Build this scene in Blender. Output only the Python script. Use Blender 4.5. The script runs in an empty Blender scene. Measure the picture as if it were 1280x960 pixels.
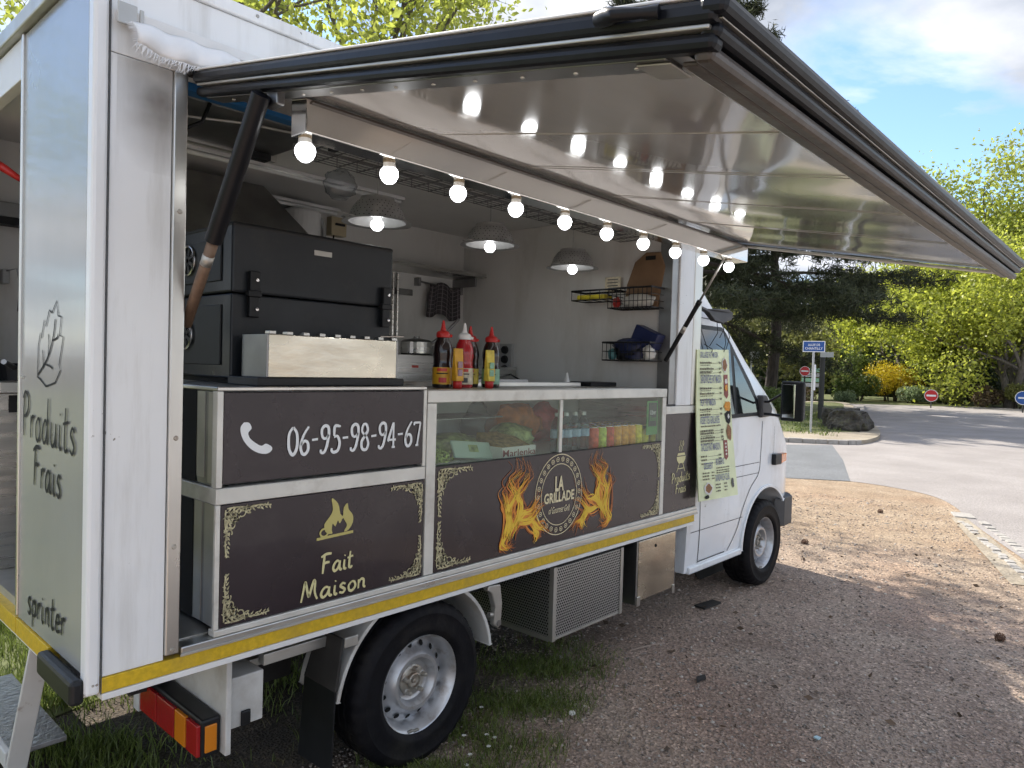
import bpy, bmesh, math, random
import numpy as np
from mathutils import Vector, Matrix
S = bpy.context.scene
C = S.collection
rad = math.radians

# ---------------------------------------------------------------- camera
CAM = Vector((-0.688, -2.206, 1.665))
YAW, PIT, ROL = rad(42.14), rad(-1.40), rad(1.63)
fwd = Vector((math.cos(YAW)*math.cos(PIT), math.sin(YAW)*math.cos(PIT), math.sin(PIT)))
rgt = fwd.cross(Vector((0, 0, 1))).normalized()
upv = rgt.cross(fwd)
r2 = rgt*math.cos(ROL) + upv*math.sin(ROL)
u2 = -rgt*math.sin(ROL) + upv*math.cos(ROL)
cd = bpy.data.cameras.new('camera')
cd.sensor_fit = 'HORIZONTAL'; cd.sensor_width = 36.0; cd.lens = 36.0*896.93/1280
cd.clip_start = 0.02; cd.clip_end = 2000
cam = bpy.data.objects.new('camera', cd); C.objects.link(cam)
cam.matrix_world = Matrix(((r2.x, u2.x, -fwd.x, CAM.x), (r2.y, u2.y, -fwd.y, CAM.y), (r2.z, u2.z, -fwd.z, CAM.z), (0, 0, 0, 1)))
S.camera = cam

# ---------------------------------------------------------------- sky, sun, exposure
SUN_EL, SUN_AZ = rad(47), rad(82)          # azimuth counted from +x towards +y
sun_dir = Vector((math.cos(SUN_EL)*math.cos(SUN_AZ), math.cos(SUN_EL)*math.sin(SUN_AZ), math.sin(SUN_EL)))
w = bpy.data.worlds.new('World'); S.world = w; w.use_nodes = True
nt = w.node_tree; nt.nodes.clear(); N = nt.nodes.new; L = nt.links.new
out = N('ShaderNodeOutputWorld')
sky = N('ShaderNodeTexSky'); sky.sky_type = 'NISHITA'; sky.sun_disc = False
sky.ozone_density = 4.0; sky.dust_density = 0.3; sky.sun_elevation = SUN_EL; sky.sun_rotation = math.pi/2 - SUN_AZ
bg = N('ShaderNodeBackground'); bg.inputs[1].default_value = 0.115
L(sky.outputs[0], bg.inputs[0])
tc = N('ShaderNodeTexCoord'); sep = N('ShaderNodeSeparateXYZ'); L(tc.outputs['Generated'], sep.inputs[0])
ad = N('ShaderNodeMath'); ad.operation = 'ADD'; ad.inputs[1].default_value = 0.22; L(sep.outputs[2], ad.inputs[0])
mx = N('ShaderNodeMath'); mx.operation = 'MAXIMUM'; mx.inputs[1].default_value = 0.05; L(ad.outputs[0], mx.inputs[0])
dx = N('ShaderNodeMath'); dx.operation = 'DIVIDE'; L(sep.outputs[0], dx.inputs[0]); L(mx.outputs[0], dx.inputs[1])
dy = N('ShaderNodeMath'); dy.operation = 'DIVIDE'; L(sep.outputs[1], dy.inputs[0]); L(mx.outputs[0], dy.inputs[1])
cb = N('ShaderNodeCombineXYZ'); L(dx.outputs[0], cb.inputs[0]); L(dy.outputs[0], cb.inputs[1]); cb.inputs[2].default_value = 6.6
n1 = N('ShaderNodeTexNoise'); n1.inputs['Scale'].default_value = 0.95; n1.inputs['Detail'].default_value = 9; n1.inputs['Roughness'].default_value = 0.56
n1.inputs['Distortion'].default_value = 0.25
L(cb.outputs[0], n1.inputs['Vector'])
cr = N('ShaderNodeValToRGB'); cr.color_ramp.elements[0].position = 0.41; cr.color_ramp.elements[1].position = 0.50
L(n1.outputs['Fac'], cr.inputs[0])
n2 = N('ShaderNodeTexNoise'); n2.inputs['Scale'].default_value = 2.1; n2.inputs['Detail'].default_value = 7
L(cb.outputs[0], n2.inputs['Vector'])
cc = N('ShaderNodeValToRGB'); e = cc.color_ramp.elements
e[0].position = 0.38; e[0].color = (0.40, 0.44, 0.52, 1); e[1].position = 0.62; e[1].color = (0.95, 0.96, 1.0, 1)
L(n2.outputs['Fac'], cc.inputs[0])
bg2 = N('ShaderNodeBackground'); bg2.inputs[1].default_value = 0.57; L(cc.outputs[0], bg2.inputs[0])
ms = N('ShaderNodeMixShader'); L(cr.outputs[0], ms.inputs[0]); L(bg.outputs[0], ms.inputs[1]); L(bg2.outputs[0], ms.inputs[2])
L(ms.outputs[0], out.inputs[0])

sl = bpy.data.lights.new('sun', 'SUN'); sl.energy = 3.4; sl.angle = rad(0.55); sl.color = (1.0, 0.93, 0.82)
so = bpy.data.objects.new('sun', sl); C.objects.link(so)
so.rotation_euler = sun_dir.to_track_quat('Z', 'Y').to_euler(); so.location = (0, 0, 30)

vs = S.view_settings; vs.view_transform = 'Standard'; vs.look = 'None'; vs.gamma = 1; vs.exposure = 1.3; vs.use_curve_mapping = False
S.cycles.max_bounces = 6; S.cycles.diffuse_bounces = 3; S.cycles.glossy_bounces = 4; S.cycles.transmission_bounces = 4; S.cycles.transparent_max_bounces = 12; S.cycles.sample_clamp_indirect = 5
S.cycles.use_adaptive_sampling = True; S.cycles.adaptive_threshold = 0.035
S.cycles.use_denoising = True

# ---------------------------------------------------------------- materials
MAT = {}
def hexc(r, g, b): return (r, g, b)
def M(name, col, rough=0.5, metal=0.0, var=0.0, scale=8.0, bump=0.0, bscale=None, coat=0.0, dirt=None, stretch=None,
      emis=None, estr=0.0, alpha=None, trans=0.0, spec=None, ior=None, isl=0.0, rvar=0.0, detail=5, dscale=1.5, dlo=0.52, dhi=0.75, bdist=0.01, dstretch=None, chips=0.0):
    m = bpy.data.materials.new(name); m.use_nodes = True; t = m.node_tree; n = t.nodes; l = t.links
    p = n['Principled BSDF']; p.inputs['Base Color'].default_value = (*col, 1); p.inputs['Roughness'].default_value = rough; p.inputs['Metallic'].default_value = metal
    if coat: p.inputs['Coat Weight'].default_value = coat; p.inputs['Coat Roughness'].default_value = 0.05
    if spec is not None: p.inputs['Specular IOR Level'].default_value = spec
    if ior: p.inputs['IOR'].default_value = ior
    if trans: p.inputs['Transmission Weight'].default_value = trans
    if alpha is not None: p.inputs['Alpha'].default_value = alpha
    if emis: p.inputs['Emission Color'].default_value = (*emis, 1); p.inputs['Emission Strength'].default_value = estr
    co = None; src = None
    if var or bump or dirt or stretch or rvar:
        tcn = n.new('ShaderNodeTexCoord'); mp = n.new('ShaderNodeMapping'); l.new(tcn.outputs['Object'], mp.inputs['Vector'])
        if stretch: mp.inputs['Scale'].default_value = stretch
        co = mp.outputs[0]
    if var:
        nz = n.new('ShaderNodeTexNoise'); nz.inputs['Scale'].default_value = scale; nz.inputs['Detail'].default_value = detail; l.new(co, nz.inputs['Vector'])
        rp = n.new('ShaderNodeValToRGB'); rp.color_ramp.elements[0].position = 0.3; rp.color_ramp.elements[1].position = 0.7
        rp.color_ramp.elements[0].color = (*[max(0, c*(1-var)) for c in col], 1); rp.color_ramp.elements[1].color = (*[min(1, c*(1+var)) for c in col], 1)
        l.new(nz.outputs['Fac'], rp.inputs[0]); src = rp.outputs[0]
    if isl:
        g = n.new('ShaderNodeNewGeometry'); rp = n.new('ShaderNodeValToRGB')
        rp.color_ramp.elements[0].color = (*[max(0, c*(1-isl)) for c in col], 1); rp.color_ramp.elements[1].color = (*[min(1, c*(1+isl)) for c in col], 1)
        l.new(g.outputs['Random Per Island'], rp.inputs[0]); src = rp.outputs[0]
    if dirt:
        nz = n.new('ShaderNodeTexNoise'); nz.inputs['Scale'].default_value = dscale; nz.inputs['Detail'].default_value = 8; nz.inputs['Roughness'].default_value = 0.65
        dm = n.new('ShaderNodeMapping'); dm.inputs['Scale'].default_value = dstretch or (1, 1, 1); l.new(tcn.outputs['Object'], dm.inputs['Vector']); l.new(dm.outputs[0], nz.inputs['Vector'])
        rp = n.new('ShaderNodeValToRGB'); rp.color_ramp.elements[0].position = dlo; rp.color_ramp.elements[1].position = dhi; l.new(nz.outputs['Fac'], rp.inputs[0])
        mc = n.new('ShaderNodeMix'); mc.data_type = 'RGBA'; l.new(rp.outputs[0], mc.inputs[0])
        if src: l.new(src, mc.inputs[6])
        else: mc.inputs[6].default_value = (*col, 1)
        mc.inputs[7].default_value = (*dirt, 1); src = mc.outputs[2]
    if chips:
        na = n.new('ShaderNodeTexNoise'); na.inputs['Scale'].default_value = 55; na.inputs['Detail'].default_value = 3; l.new(tcn.outputs['Object'], na.inputs['Vector'])
        nb_ = n.new('ShaderNodeTexNoise'); nb_.inputs['Scale'].default_value = 3.1; nb_.inputs['Detail'].default_value = 4; l.new(tcn.outputs['Object'], nb_.inputs['Vector'])
        mu = n.new('ShaderNodeMath'); mu.operation = 'MULTIPLY'; l.new(na.outputs['Fac'], mu.inputs[0]); l.new(nb_.outputs['Fac'], mu.inputs[1])
        rp = n.new('ShaderNodeValToRGB'); rp.color_ramp.elements[0].position = chips; rp.color_ramp.elements[1].position = chips+0.02; l.new(mu.outputs[0], rp.inputs[0])
        mc = n.new('ShaderNodeMix'); mc.data_type = 'RGBA'; l.new(rp.outputs[0], mc.inputs[0])
        if src: l.new(src, mc.inputs[6])
        else: mc.inputs[6].default_value = (*col, 1)
        mc.inputs[7].default_value = (0.20, 0.19, 0.17, 1); src = mc.outputs[2]
    if src: l.new(src, p.inputs['Base Color'])
    if rvar:
        nz = n.new('ShaderNodeTexNoise'); nz.inputs['Scale'].default_value = scale*0.7; nz.inputs['Detail'].default_value = 6; l.new(co, nz.inputs['Vector'])
        mr = n.new('ShaderNodeMapRange'); mr.inputs[1].default_value = 0.3; mr.inputs[2].default_value = 0.7; mr.inputs[3].default_value = max(0.02, rough-rvar); mr.inputs[4].default_value = rough+rvar
        l.new(nz.outputs['Fac'], mr.inputs[0]); l.new(mr.outputs[0], p.inputs['Roughness'])
    if bump:
        nz = n.new('ShaderNodeTexNoise'); nz.inputs['Scale'].default_value = bscale or scale; nz.inputs['Detail'].default_value = 4; l.new(co, nz.inputs['Vector'])
        b = n.new('ShaderNodeBump'); b.inputs['Strength'].default_value = bump; b.inputs['Distance'].default_value = bdist; l.new(nz.outputs['Fac'], b.inputs['Height']); l.new(b.outputs[0], p.inputs['Normal'])
    MAT[name] = m
    return m
M('white_paint', (0.78, 0.80, 0.81), 0.34, coat=0.25, var=0.03, scale=3, dirt=(0.42, 0.41, 0.37), dscale=9, dstretch=(1, 1, .10), dlo=0.50, dhi=0.92, chips=0.44, bump=0.08, bscale=1.6)
M('white_plain', (0.72, 0.73, 0.73), 0.4, var=0.05, scale=5)
M('rear_gloss_shaded', (0.29, 0.30, 0.295), 0.24, coat=0.2, var=0.10, scale=2.0, bump=0.22, bscale=2.6, stretch=(1, 1, 0.5), rvar=0.08)  # white rear face; its weaker sky light is put into the grey
M('cab_paint', (0.80, 0.83, 0.86), 0.20, coat=0.5, var=0.03, scale=3, dirt=(0.46, 0.44, 0.40), dscale=5, dstretch=(1, 1, .35), dlo=0.52, dhi=0.92, chips=0.45)
M('awning_skin', (0.47, 0.457, 0.44), 0.11, coat=0.75, spec=0.7, var=0.08, scale=1.5, bump=0.12, bscale=1.1, stretch=(1, 3, 1))
M('rubber_black', (0.006, 0.007, 0.010), 0.36, spec=0.3, var=0.3, scale=12, bump=0.25, bscale=7)
M('rubber_brown', (0.07, 0.058, 0.05), 0.42, var=0.35, scale=9, bump=0.35, bscale=14)
M('alu', (0.62, 0.61, 0.58), 0.34, 1.0, var=0.12, scale=6, stretch=(1, 1, 0.3), rvar=0.1)
M('alu_dull', (0.48, 0.47, 0.44), 0.45, 0.85, var=0.15, scale=6, rvar=0.1)
M('white_frame', (0.66, 0.66, 0.62), 0.4, 0.35, var=0.10, scale=7, dirt=(0.42, 0.40, 0.36), dscale=5)
M('steel', (0.55, 0.54, 0.51), 0.28, 1.0, var=0.10, scale=4, stretch=(0.4, 1, 12), rvar=0.1, bump=0.05, bscale=2)
M('steel_warm', (0.66, 0.61, 0.50), 0.24, 1.0, var=0.14, scale=5, rvar=0.12, bump=0.30, bscale=3, stretch=(1, 1, 2.5))
M('steel_dark', (0.30, 0.30, 0.30), 0.4, 1.0, var=0.2, scale=6)
M('beam_steel', (0.82, 0.81, 0.78), 0.10, 1.0, var=0.05, scale=3, bump=0.18, bscale=2.2, stretch=(0.6, 1, 2))
M('panel_brown', (0.021, 0.0135, 0.0185), 0.25, coat=0.3, var=0.10, scale=3, bump=0.05, bscale=2.5, rvar=0.08, dirt=(0.055, 0.045, 0.048), dscale=4, dlo=0.5, dhi=1.0)
M('gold', (0.52, 0.47, 0.17), 0.38, 0.25)
M('gold_pale', (0.66, 0.62, 0.33), 0.4, 0.1)
M('ornament', (0.46, 0.43, 0.27), 0.42, 0.3, var=0.45, scale=70)
M('cream_print', (0.78, 0.70, 0.45), 0.45)
M('white_print', (0.80, 0.84, 0.86), 0.35)
M('flame_yellow', (0.86, 0.58, 0.05), 0.45)
M('flame_orange', (0.72, 0.25, 0.03), 0.45)
M('flame_dark', (0.30, 0.085, 0.02), 0.45)
M('ink', (0.018, 0.020, 0.022), 0.6, spec=0.15)
M('ink_soft', (0.06, 0.065, 0.07), 0.5)
M('yellow_strip', (0.60, 0.40, 0.015), 0.38, var=0.15, scale=60, bump=0.4, bscale=180, dirt=(0.40, 0.28, 0.05), dscale=4, bdist=0.003)
M('black_plastic', (0.010, 0.011, 0.013), 0.42, spec=0.35, var=0.25, scale=20)
M('black_matt', (0.012, 0.012, 0.012), 0.8)
M('oven_black', (0.014, 0.017, 0.021), 0.38, spec=0.4, var=0.18, scale=5, bump=0.06, bscale=50, rvar=0.12, dirt=(0.045, 0.042, 0.038), dscale=7, dlo=0.55, dhi=0.95)
M('oven_edge', (0.012, 0.013, 0.014), 0.5)
M('chrome', (0.72, 0.72, 0.72), 0.12, 1.0)
M('tyre', (0.006, 0.006, 0.008), 0.6, spec=0.15, var=0.25, scale=14, bump=0.2, bscale=60, dirt=(0.026, 0.024, 0.021), dscale=6, dlo=0.5, dhi=0.85)
M('rim', (0.50, 0.51, 0.53), 0.36, 0.7, var=0.12, scale=12, dirt=(0.20, 0.15, 0.11), dscale=14, dlo=0.52, dhi=0.8)
M('hub', (0.42, 0.40, 0.36), 0.45, 0.8, var=0.25, scale=30, dirt=(0.22, 0.13, 0.07), dscale=20)
M('hole', (0.004, 0.004, 0.004), 0.9)
M('underbody', (0.022, 0.021, 0.020), 0.75, var=0.4, scale=8)
M('chassis_white', (0.55, 0.55, 0.53), 0.5, var=0.1, scale=6, dirt=(0.30, 0.27, 0.23), dscale=4, dlo=0.45, dhi=0.75)
M('inner_wall', (0.70, 0.70, 0.685), 0.42, var=0.04, scale=2, dirt=(0.55, 0.54, 0.50), dscale=3, dstretch=(1, 1, .3))
M('ceiling_white', (0.70, 0.70, 0.68), 0.35, var=0.05, scale=3)
M('blue_strip', (0.015, 0.13, 0.34), 0.4)
M('red_lens', (0.33, 0.010, 0.012), 0.16, coat=0.5, bump=0.3, bscale=120, bdist=0.002)
M('amber_lens', (0.62, 0.20, 0.01), 0.16, coat=0.5, bump=0.3, bscale=120, bdist=0.002)
M('orange_lens', (0.78, 0.20, 0.02), 0.16, coat=0.5)
M('mirror', (0.78, 0.80, 0.82), 0.04, 1.0)
M('cab_glass', (0.012, 0.015, 0.016), 0.04, spec=0.8, coat=0.5)
M('bulb_on', (1, 1, 1), 0.4, emis=(0.97, 0.99, 1.0), estr=3.2)
M('bulb_base', (0.70, 0.69, 0.66), 0.45)
M('brass', (0.30, 0.24, 0.16), 0.45, 0.6)
M('enamel_grey', (0.40, 0.40, 0.395), 0.36, 0.45, var=0.12, scale=14)
M('tube_glow', (0.80, 0.82, 0.82), 0.3)
M('pvc_grey', (0.40, 0.41, 0.41), 0.5)
M('beige_plastic', (0.50, 0.43, 0.28), 0.45)
M('paper_brown', (0.22, 0.135, 0.075), 0.8, var=0.12, scale=9)
M('paper_white', (0.68, 0.67, 0.62), 0.7, var=0.06, scale=10)
M('sauce_black', (0.018, 0.010, 0.010), 0.16, coat=0.5)
M('sauce_red', (0.40, 0.012, 0.018), 0.22, coat=0.4)
M('cap_red', (0.52, 0.022, 0.018), 0.32)
M('cap_white', (0.78, 0.78, 0.76), 0.35)
M('label_amber', (0.62, 0.33, 0.02), 0.4, var=0.15, scale=40)
M('label_yellow', (0.66, 0.52, 0.06), 0.4, var=0.2, scale=40)
M('label_green', (0.25, 0.47, 0.33), 0.4, var=0.2, scale=40)
M('label_cream', (0.66, 0.60, 0.45), 0.45, var=0.3, scale=40)
M('label_red', (0.55, 0.05, 0.03), 0.4)
M('label_mauve', (0.34, 0.22, 0.26), 0.45, var=0.3, scale=60)
M('blue_box', (0.006, 0.014, 0.075), 0.4)
M('teal', (0.10, 0.28, 0.30), 0.5)
M('yellow_pack', (0.55, 0.46, 0.03), 0.45, var=0.3, scale=30)
M('red_pack', (0.42, 0.03, 0.025), 0.45, var=0.4, scale=22)
M('orange_pack', (0.55, 0.16, 0.02), 0.45, var=0.4, scale=22)
M('green_pack', (0.34, 0.40, 0.16), 0.35, var=0.6, scale=30, bump=0.5, bscale=35)
M('can_red', (0.66, 0.09, 0.03), 0.3, 0.0, var=0.4, scale=40)
M('can_orange', (0.85, 0.36, 0.03), 0.3, 0.0, var=0.35, scale=40)
M('can_green', (0.50, 0.62, 0.07), 0.3, 0.0, var=0.4, scale=40)
M('can_yellow', (0.85, 0.68, 0.04), 0.3, 0.0, var=0.35, scale=40)
M('card_green', (0.05, 0.28, 0.05), 0.4)
M('card_dark', (0.018, 0.03, 0.028), 0.35)
M('crumb', (0.30, 0.20, 0.06), 0.8, var=0.5, scale=45, bump=0.6, bscale=60)
M('lettuce', (0.42, 0.54, 0.13), 0.5, isl=0.4)
M('foam_lid', (0.50, 0.62, 0.52), 0.4)
M('blue_print', (0.05, 0.10, 0.22), 0.5)
M('maroon_print', (0.24, 0.05, 0.04), 0.5)
M('menu_paper', (0.70, 0.76, 0.46), 0.42, var=0.16, scale=3.5, coat=0.2)
M('menu_head', (0.16, 0.18, 0.30), 0.5)
M('menu_ink', (0.14, 0.13, 0.08), 0.5)
M('food_brown', (0.24, 0.11, 0.04), 0.6, var=0.5, scale=90)
M('food_orange', (0.62, 0.27, 0.03), 0.6, var=0.3, scale=90)
M('towel', (0.055, 0.05, 0.055), 0.95, var=0.3, scale=40)
M('towel_line', (0.22, 0.20, 0.21), 0.95)
M('sign_blue', (0.012, 0.075, 0.30), 0.35)
M('sign_white', (0.75, 0.76, 0.78), 0.4)
M('sign_red', (0.50, 0.018, 0.022), 0.35)
M('post_grey', (0.40, 0.41, 0.42), 0.5, 0.3)
M('post_dark', (0.03, 0.03, 0.028), 0.7)
M('boulder', (0.060, 0.054, 0.045), 0.95, var=0.6, scale=6, bump=1.0, bscale=11, bdist=0.08, dirt=(0.10, 0.10, 0.05), dscale=4)
M('kerb', (0.33, 0.31, 0.29), 0.85, var=0.2, scale=9, bump=0.3, bscale=30)
M('sett', (0.34, 0.32, 0.295), 0.85, var=0.2, scale=20, bump=0.3, bscale=40)
M('bark', (0.050, 0.040, 0.033), 0.9, var=0.4, scale=12, bump=0.9, bscale=16, stretch=(1, 1, 0.25), bdist=0.03)
M('bark_grey', (0.13, 0.115, 0.10), 0.9, var=0.4, scale=12, bump=0.9, bscale=16, stretch=(1, 1, 0.25), bdist=0.03)
M('cone', (0.09, 0.045, 0.025), 0.8, var=0.3, scale=60)
M('daisy', (0.80, 0.80, 0.76), 0.6)
M('litter_blue', (0.45, 0.62, 0.68), 0.5)
M('dead_leaf', (0.11, 0.075, 0.05), 0.8, isl=0.4)
M('fringe_white', (0.78, 0.79, 0.80), 0.7, var=0.06, scale=10)
M('tread', (0.30, 0.31, 0.32), 0.38, 0.8, var=0.2, scale=20, bump=0.5, bscale=60)
M('rust_white', (0.55, 0.55, 0.53), 0.45, var=0.08, scale=6, dirt=(0.16, 0.07, 0.03), dscale=9, dlo=0.6, dhi=0.75)

def glass(name, col, fac=0.85, rough=0.02):
    m = bpy.data.materials.new(name); m.use_nodes = True; t = m.node_tree; n = t.nodes; l = t.links; n.clear()
    o = n.new('ShaderNodeOutputMaterial'); tr = n.new('ShaderNodeBsdfTransparent'); tr.inputs[0].default_value = (*col, 1)
    gl = n.new('ShaderNodeBsdfGlossy'); gl.inputs['Roughness'].default_value = rough
    lw = n.new('ShaderNodeLayerWeight'); lw.inputs[0].default_value = 0.5; pw = n.new('ShaderNodeMath'); pw.operation = 'POWER'; pw.inputs[1].default_value = 4.5; l.new(lw.outputs['Facing'], pw.inputs[0])
    ma = n.new('ShaderNodeMath'); ma.operation = 'MULTIPLY_ADD'; ma.inputs[1].default_value = 0.9; ma.inputs[2].default_value = 0.05; l.new(pw.outputs[0], ma.inputs[0]); mxs = n.new('ShaderNodeMixShader')
    l.new(ma.outputs[0], mxs.inputs[0]); l.new(tr.outputs[0], mxs.inputs[1]); l.new(gl.outputs[0], mxs.inputs[2]); l.new(mxs.outputs[0], o.inputs[0])
    MAT[name] = m
glass('case_glass', (0.90, 0.955, 0.92))
glass('bottle_plastic', (0.66, 0.76, 0.78))
glass('bag_film', (0.82, 0.84, 0.86), rough=0.15)

def leafmat(name, col, isl=0.35, transl=0.5, hue=None):
    m = bpy.data.materials.new(name); m.use_nodes = True; t = m.node_tree; n = t.nodes; l = t.links; n.clear()
    o = n.new('ShaderNodeOutputMaterial'); g = n.new('ShaderNodeNewGeometry'); rp = n.new('ShaderNodeValToRGB')
    c2 = hue or col
    rp.color_ramp.elements[0].color = (*[c*(1-isl) for c in col], 1); rp.color_ramp.elements[1].color = (*[min(1, c*(1+isl)) for c in c2], 1)
    l.new(g.outputs['Random Per Island'], rp.inputs[0])
    d = n.new('ShaderNodeBsdfDiffuse'); tl = n.new('ShaderNodeBsdfTranslucent'); gl = n.new('ShaderNodeBsdfGlossy'); gl.inputs['Roughness'].default_value = 0.45
    l.new(rp.outputs[0], d.inputs[0]); l.new(rp.outputs[0], tl.inputs[0])
    a = n.new('ShaderNodeMixShader'); a.inputs[0].default_value = transl; l.new(d.outputs[0], a.inputs[1]); l.new(tl.outputs[0], a.inputs[2])
    b = n.new('ShaderNodeMixShader'); b.inputs[0].default_value = 0.04; l.new(a.outputs[0], b.inputs[1]); l.new(gl.outputs[0], b.inputs[2])
    l.new(b.outputs[0], o.inputs[0]); MAT[name] = m
leafmat('leaf_young', (0.38, 0.43, 0.08), 0.35, 0.58)
leafmat('leaf_maple', (0.36, 0.43, 0.06), 0.4, 0.6, (0.44, 0.47, 0.07))
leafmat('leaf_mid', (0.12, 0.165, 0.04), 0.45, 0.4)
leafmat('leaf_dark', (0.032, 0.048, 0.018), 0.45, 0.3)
leafmat('needle', (0.030, 0.046, 0.020), 0.5, 0.2, (0.060, 0.070, 0.032))
leafmat('leaf_olive', (0.23, 0.24, 0.07), 0.45, 0.4)
leafmat('flower_yellow', (0.56, 0.44, 0.03), 0.4, 0.4)
leafmat('leaf_pale', (0.22, 0.28, 0.15), 0.4, 0.3)
leafmat('leaf_brown', (0.12, 0.085, 0.045), 0.4, 0.3)
leafmat('grass', (0.085, 0.135, 0.022), 0.5, 0.35, (0.15, 0.19, 0.045))
leafmat('grass_dry', (0.17, 0.14, 0.06), 0.4, 0.3)

def ground_mat():
    m = bpy.data.materials.new('gravel_ground'); m.use_nodes = True; t = m.node_tree; n = t.nodes; l = t.links; p = n['Principled BSDF']; p.inputs['Roughness'].default_value = 0.92
    tcn = n.new('ShaderNodeTexCoord'); co = tcn.outputs['Object']
    def noise(s, d=6, r=0.6):
        z = n.new('ShaderNodeTexNoise'); z.inputs['Scale'].default_value = s; z.inputs['Detail'].default_value = d; z.inputs['Roughness'].default_value = r; l.new(co, z.inputs['Vector']); return z.outputs['Fac']
    def ramp(f, *st):
        r = n.new('ShaderNodeValToRGB'); e = r.color_ramp.elements
        e[0].position, e[0].color = st[0][0], (*st[0][1], 1); e[1].position, e[1].color = st[-1][0], (*st[-1][1], 1)
        for q in st[1:-1]:
            k = e.new(q[0]); k.color = (*q[1], 1)
        l.new(f, r.inputs[0]); return r.outputs[0]
    def mix(f, a, b, mode='MIX'):
        x = n.new('ShaderNodeMix'); x.data_type = 'RGBA'; x.blend_type = mode
        if isinstance(f, float): x.inputs[0].default_value = f
        else: l.new(f, x.inputs[0])
        l.new(a, x.inputs[6]); l.new(b, x.inputs[7]); return x.outputs[2]
    base = ramp(noise(1.3, 8), (0.3, (0.280, 0.210, 0.168)), (0.5, (0.370, 0.290, 0.236)), (0.72, (0.45, 0.372, 0.302)))
    sx = n.new('ShaderNodeSeparateXYZ'); l.new(co, sx.inputs[0]); wob = n.new('ShaderNodeMath'); wob.operation = 'MULTIPLY_ADD'; wob.inputs[1].default_value = 3.0; l.new(noise(0.7, 5), wob.inputs[0]); l.new(sx.outputs[0], wob.inputs[2])
    mr = n.new('ShaderNodeMapRange'); mr.inputs[1].default_value = 6.2; mr.inputs[2].default_value = 9.0; l.new(wob.outputs[0], mr.inputs[0])
    sand = ramp(noise(2.1, 8), (0.3, (0.27, 0.195, 0.130)), (0.5, (0.345, 0.262, 0.180)), (0.72, (0.42, 0.335, 0.245)))
    base = mix(mr.outputs[0], base, sand)
    # bare dark soil under and behind the truck
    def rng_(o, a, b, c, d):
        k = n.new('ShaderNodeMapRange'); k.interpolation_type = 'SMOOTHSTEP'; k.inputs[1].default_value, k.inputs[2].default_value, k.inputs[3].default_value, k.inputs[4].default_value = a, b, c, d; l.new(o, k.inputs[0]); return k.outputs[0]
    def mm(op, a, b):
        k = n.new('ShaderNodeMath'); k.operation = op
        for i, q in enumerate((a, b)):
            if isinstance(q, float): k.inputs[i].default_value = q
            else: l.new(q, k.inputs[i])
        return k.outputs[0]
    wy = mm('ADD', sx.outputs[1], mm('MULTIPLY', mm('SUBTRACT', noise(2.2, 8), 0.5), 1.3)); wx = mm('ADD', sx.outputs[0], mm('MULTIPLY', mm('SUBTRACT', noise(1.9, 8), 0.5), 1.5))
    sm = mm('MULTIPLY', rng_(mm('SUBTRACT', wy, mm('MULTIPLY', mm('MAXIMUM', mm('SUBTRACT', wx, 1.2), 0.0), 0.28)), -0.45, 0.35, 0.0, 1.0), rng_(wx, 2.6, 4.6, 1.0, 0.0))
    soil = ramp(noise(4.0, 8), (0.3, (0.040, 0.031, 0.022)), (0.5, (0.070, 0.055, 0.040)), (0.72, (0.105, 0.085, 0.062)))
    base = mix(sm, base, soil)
    vo = n.new('ShaderNodeTexVoronoi'); vo.inputs['Scale'].default_value = 75; l.new(co, vo.inputs['Vector'])
    sp = n.new('ShaderNodeSeparateColor'); l.new(vo.outputs['Color'], sp.inputs[0])
    st = ramp(sp.outputs[0], (0.0, (0.5, 0.48, 0.46)), (0.6, (0.92, 0.9, 0.88)), (0.93, (1.2, 1.18, 1.16)), (1.0, (1.9, 1.85, 1.8)))
    c1 = mix(0.85, base, st, 'MULTIPLY')
    red = ramp(noise(0.55, 4), (0.52, (1, 1, 1)), (0.7, (1.02, 0.94, 0.91)))
    c2 = mix(1.0, c1, red, 'MULTIPLY')
    l.new(c2, p.inputs['Base Color'])
    b = n.new('ShaderNodeBump'); b.inputs['Strength'].default_value = 0.8; b.inputs['Distance'].default_value = 0.012
    l.new(vo.outputs['Distance'], b.inputs['Height']); l.new(b.outputs[0], p.inputs['Normal'])
    MAT['gravel_ground'] = m
ground_mat()
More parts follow.
